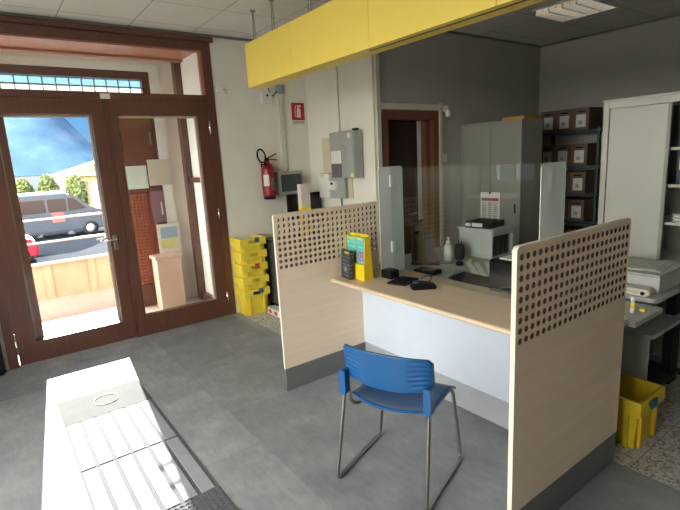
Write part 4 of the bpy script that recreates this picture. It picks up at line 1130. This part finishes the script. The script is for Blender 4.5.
b = MB(); b.box(gx0+.02, gy0+.03, 0, gx1-.02, gy1-.02, .06); obj('plinth', b, BLACKM, t)
BIND = [M('dark blue binder', (.03, .04, .07), .6), M('black binder', (.02, .02, .022), .6), M('grey binder', (.12, .12, .12), .6)]
nmz = {1.12: 'lower', 1.39: 'middle', 1.65: 'upper'}
for z in (1.39, 1.65):
    for k in range(6):
        x = 1.62 + .085*k
        f = thing('lever_arch_file', (x+.04, gy0+.2, z), 'dark file %s on the %s shelf of the half open cabinet' % (['next to the shutter edge', 'second from the shutter edge', 'third from the shutter edge', 'fourth from the shutter edge', 'fifth from the shutter edge', 'farthest from the shutter edge'][k], nmz[z]), 'file', 'files in the half open cabinet')
        b = MB(); b.box(x, gy0+.08, z+.0005, x+.075, gy0+.36, z+.23, .003); obj('cover', b, BIND[k % 3], f)
        b = MB(); b.box(x+.015, gy0+.0785, z+.10, x+.06, gy0+.08, z+.19); obj('spine_label', b, LABELW if k % 2 else GREYP, f)
t = thing('document_pile', (1.85, 2.45, 1.12), 'pile of papers on the lower shelf of the half open cabinet', 'papers')
for k in range(5):
    b = MB(); b.box(1.62+.01*(k % 2), gy0+.07, 1.1205+.012*k, 1.92-.01*(k % 3), gy0+.36, 1.132+.012*k); obj('sheaf', b, PAPER if k % 2 else NEWS, t)
# printer table with its scanner
t = thing('printer_table', (1.6, 1.95, 0), 'grey side table with lower shelf beside the staff desk', 'table')
tz = .765
b = MB(); b.prism(rrect(1.12, 1.535, 1.852, 2.24, .05, 5), 'Z', tz-.028, tz); obj('tabletop', b, DESKGREY, t)
b = MB(); b.box(1.50, 1.64, .085, 1.79, 1.662, .49); obj('front_panel', b, GREYP, t)
b = MB(); b.prism(rrect(1.20, 1.58, 1.83, 2.20, .04, 5), 'Z', .49, .515); obj('lower_shelf', b, DESKGREY, t)
b = MB(); b.prism(rrect(1.20, 1.60, 1.80, 2.22, .04, 5), 'Z', .06, .085); obj('bottom_shelf', b, DARKGREY, t)
for (a, c, e, f) in ((1.50, 1.70, 1.53, 2.1), (1.20, 1.64, 1.24, 2.18)):
    b = MB(); b.box(a, c, 0, e, f, tz-.028); obj('leg_panel', b, GREYP, t)
b = MB(); b.box(1.72, 2.08, 0, 1.78, 2.2, tz-.028); obj('rear_leg', b, BLACKM, t)
t = thing('flat_scanner', (1.65, 1.95, tz), 'light grey flat scanner on the side table with a newspaper on its lid', 'scanner')
b = MB(); b.box(1.25, 1.665, tz, 1.815, 2.10, tz+.105, .006); obj('housing', b, GREYP, t)
b = MB(); b.box(1.25, 1.665, tz+.107, 1.815, 2.10, tz+.118, .004); obj('lid', b, GREYP, t)
t = thing('newspaper', (1.55, 1.88, tz+.118), 'folded printed newspaper lying on the grey scanner lid', 'newspaper')
Mn = Matrix.Translation((1.57, 1.885, tz+.1185)) @ Matrix.Rotation(math.radians(6), 4, 'Z')
b = MB(); b.box(-.20, -.16, 0, .20, .16, .006, 0, Mn); obj('outer_sheet', b, NEWS, t)
b = MB(); b.box(-.19, -.15, .006, .17, .155, .010, 0, Mn @ Matrix.Rotation(.02, 4, 'Z')); obj('inner_sheet', b, NEWS, t)
t = thing('cloth_bundle', (1.72, 1.60, tz), 'folded cream canvas pouch on the side table in front of the scanner', 'pouch')
b = MB(); b.prism(rrect(1.45, tz+.0005, 1.80, tz+.045, .02, 5), 'Y', 1.555, 1.65); bmesh.ops.bevel(b.bm, geom=b.bm.edges[:], offset=.006, segments=2, affect='EDGES'); obj('pouch', b, M('cream canvas', (.70, .65, .55), .8), t)
b = MB(); b.box(1.46, 1.552, tz+.018, 1.79, 1.556, tz+.024); obj('seam', b, BEIGE, t)
b = MB(); b.lathe([(.012, 0), (.012, -.006)], (1.765, 1.553, tz+.02), 10, 'Y'); obj('snap', b, BLACKM, t)
t = thing('glue_stick', (1.885, 1.03, SD), 'yellow and white glue stick standing on the staff desk end', 'glue stick')
b = MB(); b.lathe([(.012, 0), (.013, .002), (.013, .03), (.012, .032)], (1.85, 1.21, SD), 14); obj('base', b, PAPER, t)
b = MB(); b.lathe([(.0125, .032), (.0125, .062)], (1.85, 1.21, SD), 14); obj('tube', b, YBOX, t)
b = MB(); b.lathe([(.013, .062), (.013, .088), (.011, .092)], (1.85, 1.21, SD), 14); obj('cap', b, WPLASTIC, t)
t = thing('pencil_sharpener', (1.90, 1.2, SD), 'small yellow sharpener lying on the staff desk by the glue stick', 'sharpener')
b = MB(); b.box(1.865, 1.255, SD, 1.895, 1.285, SD+.016, .003); obj('body', b, YBOX, t)
b = MB(); b.box(1.87, 1.26, SD+.016, 1.89, 1.275, SD+.018); obj('blade', b, STEEL, t)

# ------------------------------------------------------------------ waiting corner behind the camera (mirrored in the screen)
t = thing('standing_table', (-1.35, -2.55, 0), 'round pale standing table by the window, mirrored in the acrylic screen', 'table')
b = MB(); b.lathe([(.38, 1.02), (.40, 1.025), (.40, 1.045), (.38, 1.05)], (-1.3, -2.5, 0), 36); obj('tabletop', b, ARCH_WHITE, t)
b = MB(); b.lathe([(.04, .03), (.03, .1), (.03, 1.02)], (-1.3, -2.5, 0), 14); obj('column', b, STEEL, t)
b = MB(); b.lathe([(.25, 0), (.25, .015), (.04, .03)], (-1.3, -2.5, 0), 28); obj('foot', b, STEEL, t)
t = thing('radiator', (-1.5, YN+.08, .1), 'white column radiator under the small window, mirrored in the screen', 'radiator')
b = MB()
for k in range(14): b.box(-1.95+.06*k, YN+.03, .0, -1.915+.06*k, YN+.13, .85, .008)
b.tube([(-1.95, YN+.08, .16), (-1.13, YN+.08, .16)], .02, 8); b.tube([(-1.95, YN+.08, .80), (-1.13, YN+.08, .80)], .02, 8)
obj('column_section', b, WPLASTIC, t)
b = MB(); b.box(-1.7, YN, .3, -1.6, YN+.03, .34); b.box(-1.4, YN, .3, -1.3, YN+.03, .34); obj('wall_bracket', b, STEEL, t)

# ------------------------------------------------------------------ light
sun = bpy.data.lights.new('sun', 'SUN'); sun.energy = 26; sun.angle = math.radians(.6); sun.color = (1, .95, .87)
so = bpy.data.objects.new('sun', sun); COL.objects.link(so)
el = math.radians(22.5); dv = Vector((math.cos(el), -.105*math.cos(el), -math.sin(el))).normalized()
so.rotation_euler = dv.to_track_quat('-Z', 'Y').to_euler(); so.location = (-20, 3, 12)

w = bpy.data.worlds.new('sky'); SC.world = w; w.use_nodes = True
nt = w.node_tree; bg = nt.nodes['Background']
tc = nt.nodes.new('ShaderNodeTexCoord'); sep = nt.nodes.new('ShaderNodeSeparateXYZ')
nt.links.new(tc.outputs['Generated'], sep.inputs[0])
mr = nt.nodes.new('ShaderNodeMapRange'); mr.inputs['From Min'].default_value = 0; mr.inputs['From Max'].default_value = .6
nt.links.new(sep.outputs['Z'], mr.inputs['Value'])
blue = ramp(nt, mr.outputs[0], [(0.0, (.30, .60, 1.0)), (.25, (.17, .48, 1.0)), (1.0, (.10, .34, .86))])
# unseen bright cloud bank added towards -Y to light the room through its windows
dot = nt.nodes.new('ShaderNodeVectorMath'); dot.operation = 'DOT_PRODUCT'; dot.inputs[1].default_value = (.25, -.93, .25)
nt.links.new(tc.outputs['Generated'], dot.inputs[0])
cl = nt.nodes.new('ShaderNodeMapRange'); cl.interpolation_type = 'SMOOTHSTEP'
cl.inputs['From Min'].default_value = .25; cl.inputs['From Max'].default_value = .75
nt.links.new(dot.outputs['Value'], cl.inputs['Value'])
mx = nt.nodes.new('ShaderNodeMix'); mx.data_type = 'RGBA'
nt.links.new(cl.outputs[0], mx.inputs[0]); nt.links.new(blue, mx.inputs[6]); mx.inputs[7].default_value = (15.0, 14.4, 13.4, 1)
nt.links.new(mx.outputs[2], bg.inputs['Color']); bg.inputs['Strength'].default_value = 1.0

# ------------------------------------------------------------------ camera
cam = bpy.data.cameras.new('camera'); co = bpy.data.objects.new('camera', cam); COL.objects.link(co)
yaw, pitch, roll, fpx = .9403, .2017, -.0543, 475.585
F = Vector((-math.sin(yaw)*math.cos(pitch), math.cos(yaw)*math.cos(pitch), -math.sin(pitch)))
r0 = Vector((math.cos(yaw), math.sin(yaw), 0)); u0 = r0.cross(F)
Rv = math.cos(roll)*r0 + math.sin(roll)*u0; Uv = -math.sin(roll)*r0 + math.cos(roll)*u0
mw = Matrix((( Rv.x, Uv.x, -F.x, 2.9374), (Rv.y, Uv.y, -F.y, -1.5865), (Rv.z, Uv.z, -F.z, 1.7015), (0, 0, 0, 1)))
co.matrix_world = mw
cam.sensor_width = 36; cam.sensor_fit = 'HORIZONTAL'; cam.lens = fpx/680*36; cam.clip_start = .02; cam.clip_end = 4000
SC.camera = co
SC.view_settings.view_transform = 'Standard'; SC.view_settings.look = 'None'
SC.view_settings.exposure = 0; SC.view_settings.gamma = 1; SC.view_settings.use_curve_mapping = False
SC.cycles.max_bounces = 10; SC.cycles.diffuse_bounces = 5; SC.cycles.transparent_max_bounces = 16
SC.cycles.use_denoising = True; SC.cycles.sample_clamp_indirect = 8
SC.cycles.caustics_reflective = False; SC.cycles.caustics_refractive = False
